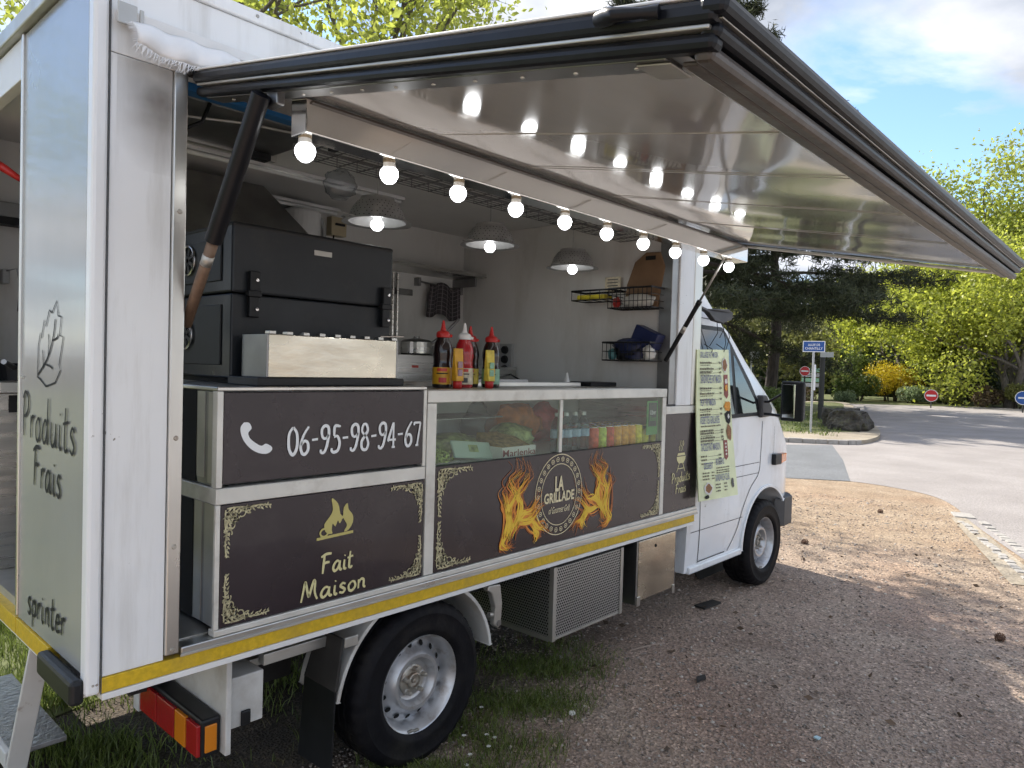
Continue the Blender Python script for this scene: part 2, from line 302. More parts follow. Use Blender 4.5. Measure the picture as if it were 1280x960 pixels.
def speckle(name, cols, s1, s2, rough=0.9, bump=0.4):
    m = bpy.data.materials.new(name); m.use_nodes = True; t = m.node_tree; n = t.nodes; l = t.links; p = n['Principled BSDF']; p.inputs['Roughness'].default_value = rough
    tcn = n.new('ShaderNodeTexCoord'); co = tcn.outputs['Object']
    z = n.new('ShaderNodeTexNoise'); z.inputs['Scale'].default_value = s1; z.inputs['Detail'].default_value = 8; l.new(co, z.inputs['Vector'])
    r = n.new('ShaderNodeValToRGB'); r.color_ramp.elements[0].position = 0.32; r.color_ramp.elements[1].position = 0.68
    r.color_ramp.elements[0].color = (*cols[0], 1); r.color_ramp.elements[1].color = (*cols[1], 1); l.new(z.outputs['Fac'], r.inputs[0])
    z2 = n.new('ShaderNodeTexNoise'); z2.inputs['Scale'].default_value = s2; z2.inputs['Detail'].default_value = 3; l.new(co, z2.inputs['Vector'])
    r2_ = n.new('ShaderNodeValToRGB'); r2_.color_ramp.elements[0].position = 0.35; r2_.color_ramp.elements[1].position = 0.65
    r2_.color_ramp.elements[0].color = (0.72, 0.72, 0.72, 1); r2_.color_ramp.elements[1].color = (1.2, 1.2, 1.2, 1); l.new(z2.outputs['Fac'], r2_.inputs[0])
    x = n.new('ShaderNodeMix'); x.data_type = 'RGBA'; x.blend_type = 'MULTIPLY'; x.inputs[0].default_value = 1; l.new(r.outputs[0], x.inputs[6]); l.new(r2_.outputs[0], x.inputs[7]); l.new(x.outputs[2], p.inputs['Base Color'])
    b = n.new('ShaderNodeBump'); b.inputs['Strength'].default_value = bump; b.inputs['Distance'].default_value = 0.01; l.new(z2.outputs['Fac'], b.inputs['Height']); l.new(b.outputs[0], p.inputs['Normal'])
    MAT[name] = m
speckle('asphalt_pale', ((0.250, 0.228, 0.217), (0.325, 0.300, 0.287)), 0.8, 60)
speckle('asphalt_grey', ((0.135, 0.142, 0.150), (0.170, 0.178, 0.188)), 1.2, 60)
speckle('soil', ((0.030, 0.023, 0.017), (0.065, 0.050, 0.036)), 3, 50, bump=0.8)
speckle('lawn', ((0.060, 0.085, 0.020), (0.150, 0.150, 0.055)), 0.9, 14, bump=0.8)
speckle('path_sand', ((0.26, 0.22, 0.165), (0.36, 0.31, 0.24)), 1.2, 40)

def holes_mat(name, col, pitch, rad_, metal=0.9):
    # perforated sheet: a staggered grid of dark punched holes
    m = bpy.data.materials.new(name); m.use_nodes = True; t = m.node_tree; n = t.nodes; l = t.links; p = n['Principled BSDF']
    p.inputs['Roughness'].default_value = 0.4; p.inputs['Metallic'].default_value = metal
    tcn = n.new('ShaderNodeTexCoord'); sx = n.new('ShaderNodeSeparateXYZ'); l.new(tcn.outputs['Object'], sx.inputs[0])
    def ma(op, a, b=None):
        k = n.new('ShaderNodeMath'); k.operation = op
        for i, q in enumerate((a, b)):
            if q is None: continue
            if isinstance(q, (int, float)): k.inputs[i].default_value = q
            else: l.new(q, k.inputs[i])
        return k.outputs[0]
    h = ma('ADD', sx.outputs[0], sx.outputs[1]); v = ma('DIVIDE', sx.outputs[2], pitch*0.866)
    row = ma('FLOOR', v); off = ma('MULTIPLY', ma('MODULO', ma('ABSOLUTE', row), 2.0), 0.5)
    u = ma('ADD', ma('DIVIDE', h, pitch), off)
    fu = ma('SUBTRACT', ma('FRACT', u), 0.5); fv = ma('SUBTRACT', ma('FRACT', v), 0.5)
    d = ma('SQRT', ma('ADD', ma('MULTIPLY', fu, fu), ma('MULTIPLY', fv, fv)))
    hole = ma('LESS_THAN', d, rad_/pitch)
    x = n.new('ShaderNodeMix'); x.data_type = 'RGBA'; l.new(hole, x.inputs[0]); x.inputs[6].default_value = (*col, 1); x.inputs[7].default_value = (0.006, 0.006, 0.006, 1); l.new(x.outputs[2], p.inputs['Base Color'])
    l.new(ma('MULTIPLY', ma('SUBTRACT', 1.0, hole), metal), p.inputs['Metallic'])
    l.new(ma('ADD', 0.4, ma('MULTIPLY', hole, 0.5)), p.inputs['Roughness'])
    MAT[name] = m
holes_mat('perforated', (0.46, 0.46, 0.45), 0.016, 0.0058)

# ---------------------------------------------------------------- mesh helpers
BASE = {}
def V3(*a): return Vector(a)
class MB:
    """collects verts/faces, builds ONE mesh object"""
    def __init__(s): s.v = []; s.f = []
    def add(s, vs, fs):
        k = len(s.v); s.v += [tuple(v) for v in vs]; s.f += [tuple(i+k for i in f) for f in fs]; return s
    def box(s, x0, x1, y0, y1, z0, z1):
        return s.add([(x0,y0,z0),(x1,y0,z0),(x1,y1,z0),(x0,y1,z0),(x0,y0,z1),(x1,y0,z1),(x1,y1,z1),(x0,y1,z1)],
                     [(0,3,2,1),(4,5,6,7),(0,1,5,4),(1,2,6,5),(2,3,7,6),(3,0,4,7)])
    def hexa(s, p):      # 8 points: bottom ring 4, top ring 4
        return s.add(p, [(0,3,2,1),(4,5,6,7),(0,1,5,4),(1,2,6,5),(2,3,7,6),(3,0,4,7)])
    def poly(s, pts): return s.add(pts, [tuple(range(len(pts)))])
    def prism(s, pts, d):  # polygon pts (3d), extruded by vector d
        n = len(pts); d = Vector(d); a = [Vector(p) for p in pts]; b = [p+d for p in a]
        return s.add(a+b, [tuple(range(n))[::-1], tuple(range(n, 2*n))] + [(i, (i+1) % n, n+(i+1) % n, n+i) for i in range(n)])
    def tube(s, pts, r, n=8, cap=True):
        pts = [Vector(p) for p in pts]; m = len(pts); rs = r if isinstance(r, (list, tuple)) else [r]*m
        rings = []; prev = None
        for i, p in enumerate(pts):
            t = (pts[min(i+1, m-1)]-pts[max(i-1, 0)])
            if t.length < 1e-9: t = Vector((0, 0, 1))
            t.normalize()
            if prev is None:
                a = t.orthogonal().normalized()
            else:
                a = prev - t*prev.dot(t)
                a = a.normalized() if a.length > 1e-6 else t.orthogonal().normalized()
            prev = a; b = t.cross(a)
            rings.append([p + (a*math.cos(2*math.pi*k/n) + b*math.sin(2*math.pi*k/n))*rs[i] for k in range(n)])
        vs = [q for rg in rings for q in rg]; fs = []
        for i in range(m-1):
            for k in range(n):
                fs.append((i*n+k, i*n+(k+1) % n, (i+1)*n+(k+1) % n, (i+1)*n+k))
        if cap: fs += [tuple(range(n))[::-1], tuple(range((m-1)*n, m*n))]
        return s.add(vs, fs)
    def lathe(s, prof, c=(0,0,0), ax='z', n=24, a0=0, a1=2*math.pi, sc=(1, 1)):
        """prof: (radius, height) pairs"""
        full = abs(a1-a0-2*math.pi) < 1e-6; m = n if full else n+1; c = Vector(c); vs = []; fs = []
        for r, h in prof:
            for k in range(m):
                a = a0+(a1-a0)*k/n; p, q = r*math.cos(a)*sc[0], r*math.sin(a)*sc[1]
                vs.append(c + (Vector((p, q, h)) if ax == 'z' else Vector((p, -h, q)) if ax == 'y' else Vector((h, p, q))))
        for i in range(len(prof)-1):
            for k in range(n if full else n):
                k2 = (k+1) % m
                fs.append((i*m+k, i*m+k2, (i+1)*m+k2, (i+1)*m+k))
        return s.add(vs, fs)
    def grid(s, fn, nu, nv):
        vs = [fn(i/nu, j/nv) for j in range(nv+1) for i in range(nu+1)]
        return s.add(vs, [(j*(nu+1)+i, j*(nu+1)+i+1, (j+1)*(nu+1)+i+1, (j+1)*(nu+1)+i) for j in range(nv) for i in range(nu)])
    def build(s, name, mat, parent=None, bev=0.0, smooth=False, solid=0.0, loc=None, seg=2):
        b = base_of(parent)
        o0 = Vector(loc) if loc is not None else Vector((0, 0, 0))
        me = bpy.data.meshes.new(name)
        sh = o0 if parent is None else b
        me.from_pydata([(x-sh.x, y-sh.y, z-sh.z) for x, y, z in s.v], [], s.f); me.update()
        return link(name, me, mat, parent, bev, smooth, solid, o0 if parent is None else None, seg)
def base_of(o):
    return BASE.get(o.name, Vector((0, 0, 0))) if o is not None else Vector((0, 0, 0))
def link(name, me, mat, parent=None, bev=0.0, smooth=False, solid=0.0, loc=None, seg=2):
    o = bpy.data.objects.new(name, me); C.objects.link(o)
    for m in (mat if isinstance(mat, (list, tuple)) else [mat]): me.materials.append(MAT[m])
    if parent is not None:
        o.parent = parent; BASE[o.name] = base_of(parent)
    elif loc is not None:
        o.location = loc; BASE[o.name] = Vector(loc)
    if smooth:
        for p in me.polygons: p.use_smooth = True
    if solid:
        k = o.modifiers.new('solid', 'SOLIDIFY'); k.thickness = solid; k.offset = 0
    if bev:
        k = o.modifiers.new('bevel', 'BEVEL'); k.width = bev; k.segments = seg; k.limit_method = 'ANGLE'; k.angle_limit = rad(35)
        if smooth is False: k.harden_normals = False
    return o
def tag(o, label=None, cat=None, group=None, kind=None):
    if label: o['label'] = label
    if cat: o['category'] = cat
    if group: o['group'] = group
    if kind: o['kind'] = kind
    return o
def thing(name, loc, label, cat, group=None):
    o = bpy.data.objects.new(name, None); C.objects.link(o); o.location = loc; o.empty_display_size = 0.1
    BASE[o.name] = Vector(loc); return tag(o, label, cat, group)
def copy_tree(o, parent=None):
    c = o.copy(); C.objects.link(c); c.parent = parent
    if 'label' in c and parent is None: c['label'] = ''
    for ch in o.children: copy_tree(ch, c)
    return c
def smooth_by_angle(o, ang=35):
    me = o.data
    for p in me.polygons: p.use_smooth = True
    me.set_sharp_from_angle(angle=rad(ang))
    return o
def baked(o):
    """apply the modifiers of a mesh object"""
    dg = bpy.context.evaluated_depsgraph_get(); e_ = o.evaluated_get(dg)
    me = bpy.data.meshes.new_from_object(e_); o.modifiers.clear(); o.data = me; return o
def cut(o, mb):
    """boolean difference with the solid collected in mb (world coordinates)"""
    me = bpy.data.meshes.new('cutter'); b = base_of(o)
    me.from_pydata([(x-b.x, y-b.y, z-b.z) for x, y, z in mb.v], [], mb.f)
    bm = bmesh.new(); bm.from_mesh(me); bmesh.ops.recalc_face_normals(bm, faces=bm.faces); bm.to_mesh(me); bm.free()
    c = bpy.data.objects.new('cutter', me); C.objects.link(c); c.parent = o.parent
    k = o.modifiers.new('cut', 'BOOLEAN'); k.operation = 'DIFFERENCE'; k.solver = 'EXACT'; k.object = c
    bpy.context.view_layer.update(); baked(o); bpy.data.objects.remove(c); return o
def fast_mesh(name, verts, faces_flat, nper, mat, parent=None, loc=None):
    """numpy mesh: verts (n,3), faces_flat flat index array with nper corners a face"""
    me = bpy.data.meshes.new(name); nv = len(verts); nf = len(faces_flat)//nper
    b = base_of(parent) if parent is not None else Vector(loc or (0, 0, 0))
    verts = np.asarray(verts, np.float32) - np.array(b, np.float32)
    me.vertices.add(nv); me.vertices.foreach_set('co', verts.ravel())
    me.loops.add(nf*nper); me.loops.foreach_set('vertex_index', np.asarray(faces_flat, np.int32))
    me.polygons.add(nf); me.polygons.foreach_set('loop_start', np.arange(0, nf*nper, nper, dtype=np.int32))
    me.update(calc_edges=True)
    return link(name, me, mat, parent, loc=loc)

# -- flat print on a plane: O origin, R right, U up, Nn outward normal
class Plane:
    def __init__(s, O, R, U):
        s.O = Vector(O); s.R = Vector(R).normalized(); s.U = Vector(U).normalized(); s.N = s.R.cross(s.U)
    def at(s, a, b, d=0.002): return s.O + s.R*a + s.U*b + s.N*d
SIDE = Plane((0, 0, 0), (1, 0, 0), (0, 0, 1))        # a = x, b = z, seen from -y
REAR = Plane((0, 0, 0), (0, -1, 0), (0, 0, 1))       # a = -y, b = z, seen from -x
def catmull(p, k=6, closed=False):
    if len(p) < 3: return p
    o = []; n = len(p)
    for i in range(n-1):
        p0 = p[max(i-1, 0)]; p1 = p[i]; p2 = p[i+1]; p3 = p[min(i+2, n-1)]
        for j in range(k):
            t = j/k
            o.append(tuple(0.5*(2*p1[d]+(p2[d]-p0[d])*t+(2*p0[d]-5*p1[d]+4*p2[d]-p3[d])*t*t+(-p0[d]+3*p1[d]-3*p2[d]+p3[d])*t**3) for d in range(len(p1))))
    o.append(tuple(p[-1])); return o
def ribbon(mb, pl, pts, wd, d=0.002, taper=0.0, smooth=True, wfn=None):
    q = catmull(pts) if smooth else pts; m = len(q); L_, R_ = [], []
    for i in range(m):
        a = q[max(i-1, 0)]; b = q[min(i+1, m-1)]; tx, ty = b[0]-a[0], b[1]-a[1]; l = math.hypot(tx, ty) or 1e-9
        nx, ny = -ty/l, tx/l; u = i/(m-1)
        ww = wd*0.5*(wfn(u) if wfn else (1-taper*u))
        L_.append(pl.at(q[i][0]+nx*ww, q[i][1]+ny*ww, d)); R_.append(pl.at(q[i][0]-nx*ww, q[i][1]-ny*ww, d))
    mb.add(L_+R_, [(i+1, i, m+i, m+i+1) for i in range(m-1)][::1])
GL = {
 'F': (.62, [[(.10,0),(.15,.5),(.2,.98)], [(.0,.88),(.3,1.),(.62,.98)], [(.12,.5),(.32,.56),(.5,.54)]]),
 'a': (.58, [[(.44,.42),(.28,.52),(.1,.36),(.05,.14),(.16,.0),(.34,.14),(.46,.48)], [(.46,.5),(.43,.15),(.5,.01),(.58,.06)]]),
 'i': (.22, [[(.09,.5),(.06,.12),(.13,.0),(.2,.05)], [(.10,.69),(.13,.74)]]),
 't': (.36, [[(.18,.88),(.11,.15),(.19,0),(.32,.07)], [(.0,.54),(.36,.61)]]),
 'M': (.86, [[(.02,.0),(.1,.45),(.19,.97),(.24,.9),(.36,.28),(.42,.34),(.6,.98),(.67,.9),(.66,.4),(.78,.0)]]),
 's': (.38, [[(.34,.44),(.2,.52),(.08,.38),(.2,.27),(.31,.14),(.2,0),(.03,.07)]]),
 'o': (.46, [[(.24,.5),(.07,.32),(.1,.05),(.26,.0),(.41,.2),(.36,.44),(.22,.5)]]),
 'n': (.46, [[(.07,.5),(.06,0)], [(.06,.28),(.2,.5),(.34,.42),(.34,.1),(.44,0)]]),
 'P': (.54, [[(.1,0),(.08,.5),(.13,.95)], [(.0,.84),(.2,1.),(.45,.9),(.47,.65),(.3,.48),(.1,.44)]]),
 'r': (.34, [[(.07,.5),(.06,0)], [(.06,.26),(.17,.47),(.33,.49)]]),
 'd': (.54, [[(.40,.40),(.26,.5),(.1,.36),(.05,.14),(.16,.0),(.32,.1),(.42,.4)], [(.46,.98),(.42,.15),(.5,.0)]]),
 'u': (.5, [[(.06,.5),(.05,.12),(.16,0),(.32,.12),(.4,.48)], [(.4,.5),(.38,.1),(.48,0)]]),
 'e': (.42, [[(.06,.26),(.36,.3),(.3,.48),(.14,.46),(.05,.22),(.14,.02),(.4,.08)]]),
 'p': (.46, [[(.08,.5),(.05,-.35)], [(.08,.33),(.24,.5),(.4,.34),(.32,.06),(.1,.04)]]),
 'f': (.34, [[(.36,.92),(.22,.98),(.16,.6),(.1,-.3),(.0,-.2)], [(.02,.46),(.32,.5)]]),
 '0': (.52, [[(.26,1.),(.07,.75),(.07,.25),(.26,0),(.45,.25),(.45,.75),(.26,1.)]]),
 '6': (.52, [[(.46,1.),(.2,.68),(.07,.3),(.14,.04),(.3,.0),(.44,.16),(.42,.4),(.26,.48),(.1,.34)]]),
 '9': (.52, [[(.44,.66),(.28,.52),(.12,.6),(.09,.86),(.24,1.),(.42,.94),(.45,.66),(.34,.2),(.2,.0),(.06,.02),(.05,.12)]]),
 '5': (.52, [[(.46,1.),(.46,.93)], [(.46,.96),(.2,.96),(.16,.6)], [(.16,.56),(.34,.58),(.46,.34),(.38,.06),(.18,-.02),(.05,.04),(.05,.14)]]),
 '8': (.52, [[(.26,.55),(.1,.72),(.16,.96),(.34,.97),(.42,.74),(.26,.53),(.08,.3),(.12,.03),(.34,-.01),(.46,.2),(.38,.44),(.26,.55)]]),
 '4': (.52, [[(.34,1.),(.06,.34),(.08,.28)], [(.04,.3),(.5,.3)], [(.36,1.),(.36,.0)], [(.26,.0),(.46,.0)]]),
 '7': (.5, [[(.06,.84),(.06,.97)], [(.05,.95),(.46,.95)], [(.46,.95),(.26,.0)], [(.16,.0),(.36,.0)]]),
 '-': (.42, [[(.06,.5),(.36,.52)]]), ' ': (.3, []),
}
def strokes(mb, s, pl, x0, x1, z0, z1, wd, d=0.003, slope=0.0, gap=0.06):
    xs = 0; items = []
    for ch in s:
        wg, st = GL[ch]; items += [[(p[0]+xs, p[1]) for p in q] for q in st]; xs += wg+gap
    xs -= gap; sx = (x1-x0)/xs; sz = z1-z0
    for k_, q in enumerate(items): ribbon(mb, pl, [(x0+p[0]*sx, z0+p[1]*sz+slope*p[0]*sx) for p in q], wd, d+.00012*(k_ % 7), wfn=lambda u: 0.8+0.35*math.sin(u*3.0))
def lettering(name, s, pl, x0, x1, z0, z1, mat, parent, wd, d=0.003, slope=0.0, gap=0.06):
    mb = MB(); strokes(mb, s, pl, x0, x1, z0, z1, wd, d, slope, gap); return mb.build(name, mat, parent)
def text_mesh(s, bold=0.0):
    cu = bpy.data.curves.new('lettering', 'FONT'); cu.body = s; cu.offset = bold; cu.resolution_u = 3
    o = bpy.data.objects.new('lettering', cu); C.objects.link(o); bpy.context.view_layer.update()
    dg = bpy.context.evaluated_depsgraph_get(); me = o.evaluated_get(dg).to_mesh()
    vs = [(v.co.x, v.co.y) for v in me.vertices]; fs = [tuple(p.vertices) for p in me.polygons]
    o.evaluated_get(dg).to_mesh_clear(); bpy.data.objects.remove(o); bpy.data.curves.remove(cu); return vs, fs
def text_into(mb, s, pl, x0, x1, z0, z1, d=0.003, bold=0.0, shear=0.0):
    vs, fs = text_mesh(s, bold)
    if not vs: return
    xa = min(v[0] for v in vs); xb = max(v[0] for v in vs); ya = min(v[1] for v in vs); yb = max(v[1] for v in vs)
    mb.add([pl.at(x0+((v[0]-xa)/(xb-xa))*(x1-x0)+shear*((v[1]-ya)/(yb-ya))*(z1-z0), z0+(v[1]-ya)/(yb-ya)*(z1-z0), d) for v in vs], fs)
def text(name, s, pl, x0, x1, z0, z1, mat, parent, d=0.003, bold=0.0, shear=0.0):
    mb = MB(); text_into(mb, s, pl, x0, x1, z0, z1, d, bold, shear); return mb.build(name, mat, parent)
def flat(mb, pl, pts, d=0.002): mb.poly([pl.at(a, b, d) for a, b in pts])
def ellipse_ring(mb, pl, cx, cz, rx, rz, wd, d=0.003, n=64, a0=0, a1=2*math.pi):
    vs = []
    for k in range(n+1):
        a = a0+(a1-a0)*k/n
        vs += [pl.at(cx+(rx-wd/2)*math.cos(a), cz+(rz-wd/2)*math.sin(a), d), pl.at(cx+(rx+wd/2)*math.cos(a), cz+(rz+wd/2)*math.sin(a), d)]
    mb.add(vs, [(2*k, 2*k+1, 2*k+3, 2*k+2) for k in range(n)])

# ---------------------------------------------------------------- ground, road, kerbs
rng = np.random.default_rng(7); random.seed(7)
def sheet(name, pts, z, mat, kind='structure'):
    o = MB().poly([(x, y, z) for x, y in pts]).build(name, mat); return tag(o, kind=kind)
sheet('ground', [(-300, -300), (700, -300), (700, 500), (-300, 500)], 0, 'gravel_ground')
edge = catmull([(10.4, 3.2), (10.79, 2.17), (11.3, 1.38), (11.14, .575), (10.74, .07), (10.04, -.30), (9.49, -.48), (8.61, -.825), (7.46, -1.32), (6.2, -1.85), (4.0, -2.9), (0, -5.0), (-12, -11)], 5)
sheet('road', edge + [(-12, -60), (120, -60), (120, 2), (54, 4.0), (50, 7), (45, 11.6), (44, 30), (36, 40), (16, 40), (12.5, 9)], 0.004, 'asphalt_pale')
sheet('asphalt_patch', [(16.2, 4.3), (17.1, 3.55), (14.2, 2.4), (11.3, 1.38), (10.8, 2.2), (10.7, 5.2), (16, 7)], 0.008, 'asphalt_grey')
isl_edge = catmull([(15.6, 6.2), (16.85, 4.5), (17.65, 3.37), (18.92, 3.18), (21.3, 3.62), (25.65, 5.05), (34.8, 8.3), (43.2, 11.2), (43.5, 13), (36, 16), (22, 19), (13.5, 14)], 5)
tag(MB().prism([(x, y, 0.0) for x, y in isl_edge], (0, 0, 0.10)).build('traffic_island', 'path_sand'), kind='structure')
sheet('island_lawn', catmull([(18.0, 6.0), (19.4, 5.0), (21.0, 4.05), (23.0, 4.6), (26, 5.6), (34.8, 8.8), (42, 11.2), (42.3, 12.6), (36, 15), (22, 18), (15, 12)], 4), 0.106, 'lawn')
sheet('verge', [(54, 3.2), (50, 6.6), (45.0, 11.3), (44, 30), (44, 60), (200, 60), (200, -40), (120, -5), (80, 0.5)], 0.02, 'lawn')
# kerb stones along the island, each one a piece of the kerb
kerb = tag(MB().box(17.5, 17.52, 3.6, 3.62, 0.0, 0.02).build('kerb', 'kerb'), kind='structure')
pk = isl_edge[3:14]
acc = []
for (a, b) in zip(pk[:-1], pk[1:]):
    n_ = max(1, int(math.dist(a, b)/0.8))
    acc += [(a[0]+(b[0]-a[0])*t/n_, a[1]+(b[1]-a[1])*t/n_) for t in range(n_)]
for a, b in zip(acc[:-1], acc[1:]):
    t = Vector((b[0]-a[0], b[1]-a[1], 0)); l_ = t.length-0.012; t.normalize(); nn = Vector((t.y, -t.x, 0)); A = Vector((a[0], a[1], 0)) + nn*0.03
    h = 0.115+random.uniform(-.006, .006)
    p = [A, A+t*l_, A+t*l_-nn*0.16, A-nn*0.16]
    MB().hexa([*p, *[q+Vector((0, 0, h)) for q in p]]).build('kerb_stone', 'kerb', kerb, bev=0.012)
# gutter of pale setts beside the gravel
gut = tag(MB().poly([(9.5, -.47, 0.006), (6.5, -1.62, 0.006), (6.4, -1.35, 0.006), (9.2, -.4, 0.006)]).build('gutter', 'path_sand'), kind='structure')
def setts(p0, p1, wd, n):
    p0 = Vector((*p0, 0)); p1 = Vector((*p1, 0)); t = (p1-p0); st = t.length/n; t.normalize(); nn = Vector((-t.y, t.x, 0))
    for k in range(n):
        if random.random() < 0.06: continue
        A = p0+t*(st*k+random.uniform(0, .01)); l_ = st*random.uniform(.74, .88); w_ = wd*random.uniform(.85, 1.1); off = nn*random.uniform(-.012, .012); h = random.uniform(.010, .022)
        q = [A+off-nn*w_/2, A+off+t*l_-nn*w_/2, A+off+t*l_+nn*w_/2, A+off+nn*w_/2]
        MB().hexa([*[v+Vector((0, 0, -.03)) for v in q], *[v+Vector((0, 0, h)) for v in q]]).build('sett', 'sett', gut, bev=0.01)
setts((9.25, -.70), (6.6, -1.76), 0.10, 24)
setts((9.05, -.53), (6.2, -1.63), 0.08, 26)
setts((9.62, -.42), (9.28, -.54), 0.24, 1)

# loose stones of the gravel (nobody could count them)
def stones(n, pts, size):
    d = np.array([[1,0,0],[-1,0,0],[0,1,0],[0,-1,0],[0,0,1],[0,0,-1]], float)
    fc = np.array([[0,2,4],[2,1,4],[1,3,4],[3,0,4],[2,0,5],[1,2,5],[3,1,5],[0,3,5]])
    v = d[None]*(rng.uniform(.55, 1.25, (n, 6, 1)))*size[:, None, None]
    v += rng.normal(0, .18, (n, 6, 3))*size[:, None, None]; v[:, :, 2] *= 0.62
    a = rng.uniform(0, 6.28, n); c, s = np.cos(a)[:, None], np.sin(a)[:, None]
    x = v[:, :, 0]*c-v[:, :, 1]*s; y = v[:, :, 0]*s+v[:, :, 1]*c; v[:, :, 0] = x; v[:, :, 1] = y
    v[:, :, :2] += pts[:, None, :]; v[:, :, 2] += 0.12*size[:, None]
    return v.reshape(-1, 3), (fc[None]+6*np.arange(n)[:, None, None]).ravel()
def road_side(x, y):   # rough test: inside the gravel yard
    return (y < 2.6+0*x) & (x < np.interp(y, [-3, -1.85, -1.32, -.825, -.48, -.3, .07, .575, 1.38, 2.17, 3.2], [3.9, 6.1, 7.3, 8.5, 9.4, 9.9, 10.6, 11.0, 11.2, 10.6, 10.3]))
def gravel(name, n, mat, smin, smax, pw, dens):
    u = rng.uniform(0, 1, n*3); th = rng.uniform(rad(1), rad(64), n*3)
    r = 1.9*np.exp(u*dens)                                      # distance from the viewer's standing point, log spread
    x = -0.688+r*np.cos(th); y = -2.206+r*np.sin(th)
    ok = road_side(x, y) & ((y < 0.35) | (x > 2.2)); k = np.where(ok)[0][:n]
    sz = smin+(smax-smin)*rng.uniform(0, 1, len(k))**pw; sz *= np.clip(0.75+r[k]*0.08, .8, 1.5)
    v, f = stones(len(k), np.stack([x[k], y[k]], 1), sz)
    return tag(fast_mesh(name, v, f, 3, mat), kind='stuff')
M('stone_brown', (0.33, 0.260, 0.212), 0.9, isl=0.55); M('stone_pale', (0.40, 0.36, 0.32), 0.85, isl=0.4); M('stone_grey', (0.24, 0.205, 0.18), 0.9, isl=0.5)
tag(gravel('gravel_brown', 30000, 'stone_brown', .003, .011, 2.2, 1.75), 'brown gravel stones strewn over the yard')
tag(gravel('gravel_grey', 16000, 'stone_grey', .003, .012, 3.0, 1.75), 'dark grey gravel stones strewn over the yard')
tag(gravel('gravel_pale', 7000, 'stone_pale', .003, .015, 3.6, 1.75), 'pale gravel stones strewn over the yard')
# dark bare soil below the truck
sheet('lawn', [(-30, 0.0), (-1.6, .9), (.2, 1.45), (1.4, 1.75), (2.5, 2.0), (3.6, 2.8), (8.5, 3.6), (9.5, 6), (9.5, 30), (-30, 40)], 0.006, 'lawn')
def blades(name, x, y, h, wd, mat, lean=0.5):
    n = len(x); a = rng.uniform(0, 6.28, n); b = rng.uniform(0, 6.28, n); ln = rng.uniform(.1, 1, n)*lean*h
    v = np.zeros((n, 5, 3)); cx, sx = np.cos(a)*wd, np.sin(a)*wd; ox, oy = np.cos(b)*ln, np.sin(b)*ln
    v[:, 0] = np.stack([x-cx, y-sx, np.zeros(n)], 1); v[:, 1] = np.stack([x+cx, y+sx, np.zeros(n)], 1)
    v[:, 2] = np.stack([x+cx*.8+ox*.35, y+sx*.8+oy*.35, h*.6], 1); v[:, 3] = np.stack([x-cx*.8+ox*.35, y-sx*.8+oy*.35, h*.6], 1)
    v[:, 4] = np.stack([x+ox, y+oy, h], 1)
    k = 5*np.arange(n)[:, None]
    f = np.concatenate([k+np.array([[0, 1, 2]]), k+np.array([[0, 2, 3]]), k+np.array([[3, 2, 4]])], 1).ravel()
    return tag(fast_mesh(name, v.reshape(-1, 3), f, 3, mat), kind='stuff')
def clumped(n, x0, x1, y0, y1, fall):
    x = rng.uniform(x0, x1, n); y = rng.uniform(y0, y1, n)
    g = np.sin(x*5.1+1.3*np.sin(y*4))*np.cos(y*6.3+x*2.1)*.5+np.sin(x*13+y*9)*.25+.35
    k = (rng.uniform(0, 1, n) < np.clip(g+.15, 0.05, 1)*fall(x, y)); return x[k], y[k]
x, y = clumped(120000, .95, 3.2, -.62, .85, lambda x, y: np.clip(1.25-np.abs(y+.24-.36*(x-1.0))*2.9, 0, 1)*np.clip((2.95-x)*.7, 0, 1))
tag(blades('grass', x, y, rng.uniform(.015, .062, len(x)), .0019, 'grass', 1.3), 'low grass growing on the gravel in front of the rear wheel')
x, y = clumped(150000, -.7, 2.4, .45, 4.8, lambda x, y: np.clip((y-.45)*1.6, .25, 1)*np.where((x > .5) & (y < 1.7), .22, 1))
tag(blades('grass', x, y, rng.uniform(.03, .10, len(x)), .0026, 'grass', .9), 'green grass growing behind and under the rear of the truck')
x, y = clumped(9000, -.8, 2.8, -.6, 3.5, lambda x, y: np.where(y < .1, .25, .6)*np.where((y < .1) & (x < .9), 0, 1))
tag(blades('dry_grass', x, y, rng.uniform(.01, .04, len(x)), .0018, 'grass_dry', 2.6), 'dry straw blades lying between the grass')
x, y = clumped(16000, 18.5, 30, 3.9, 12, lambda x, y: np.where(y > 4.3+.28*(x-20), .9, 0))
v_ = blades('grass', x, y, rng.uniform(.04, .12, len(x))+.106, .012, 'grass', .6); tag(v_, 'rough grass on the traffic island by the boulder')

# ---------------------------------------------------------------- plants
def rot_to(d):
    return Vector((0, 0, 1)).rotation_difference(Vector(d)).to_matrix()
def leaves_mesh(name, P, size, mat, parent, asp=0.55, droop=0.0, flat_=0.0):
    n = len(P); P = np.asarray(P)
    u = rng.normal(0, 1, (n, 3)); u[:, 2] = u[:, 2]*(1-flat_)-droop; u /= np.linalg.norm(u, axis=1)[:, None]+1e-9
    w_ = rng.normal(0, 1, (n, 3)); w_ -= (w_*u).sum(1)[:, None]*u; w_ /= np.linalg.norm(w_, axis=1)[:, None]+1e-9
    s = (size*rng.uniform(.6, 1.25, n))[:, None]; nn = np.cross(u, w_)
    v = np.stack([P-u*s*.5, P+w_*s*asp*.5+nn*s*.08, P+u*s*.5, P-w_*s*asp*.5+nn*s*.08], 1)
    k = 4*np.arange(n)[:, None]; f = np.concatenate([k+np.array([[0, 1, 2]]), k+np.array([[0, 2, 3]])], 1).ravel()
    return fast_mesh(name, v.reshape(-1, 3), f, 3, mat, parent)
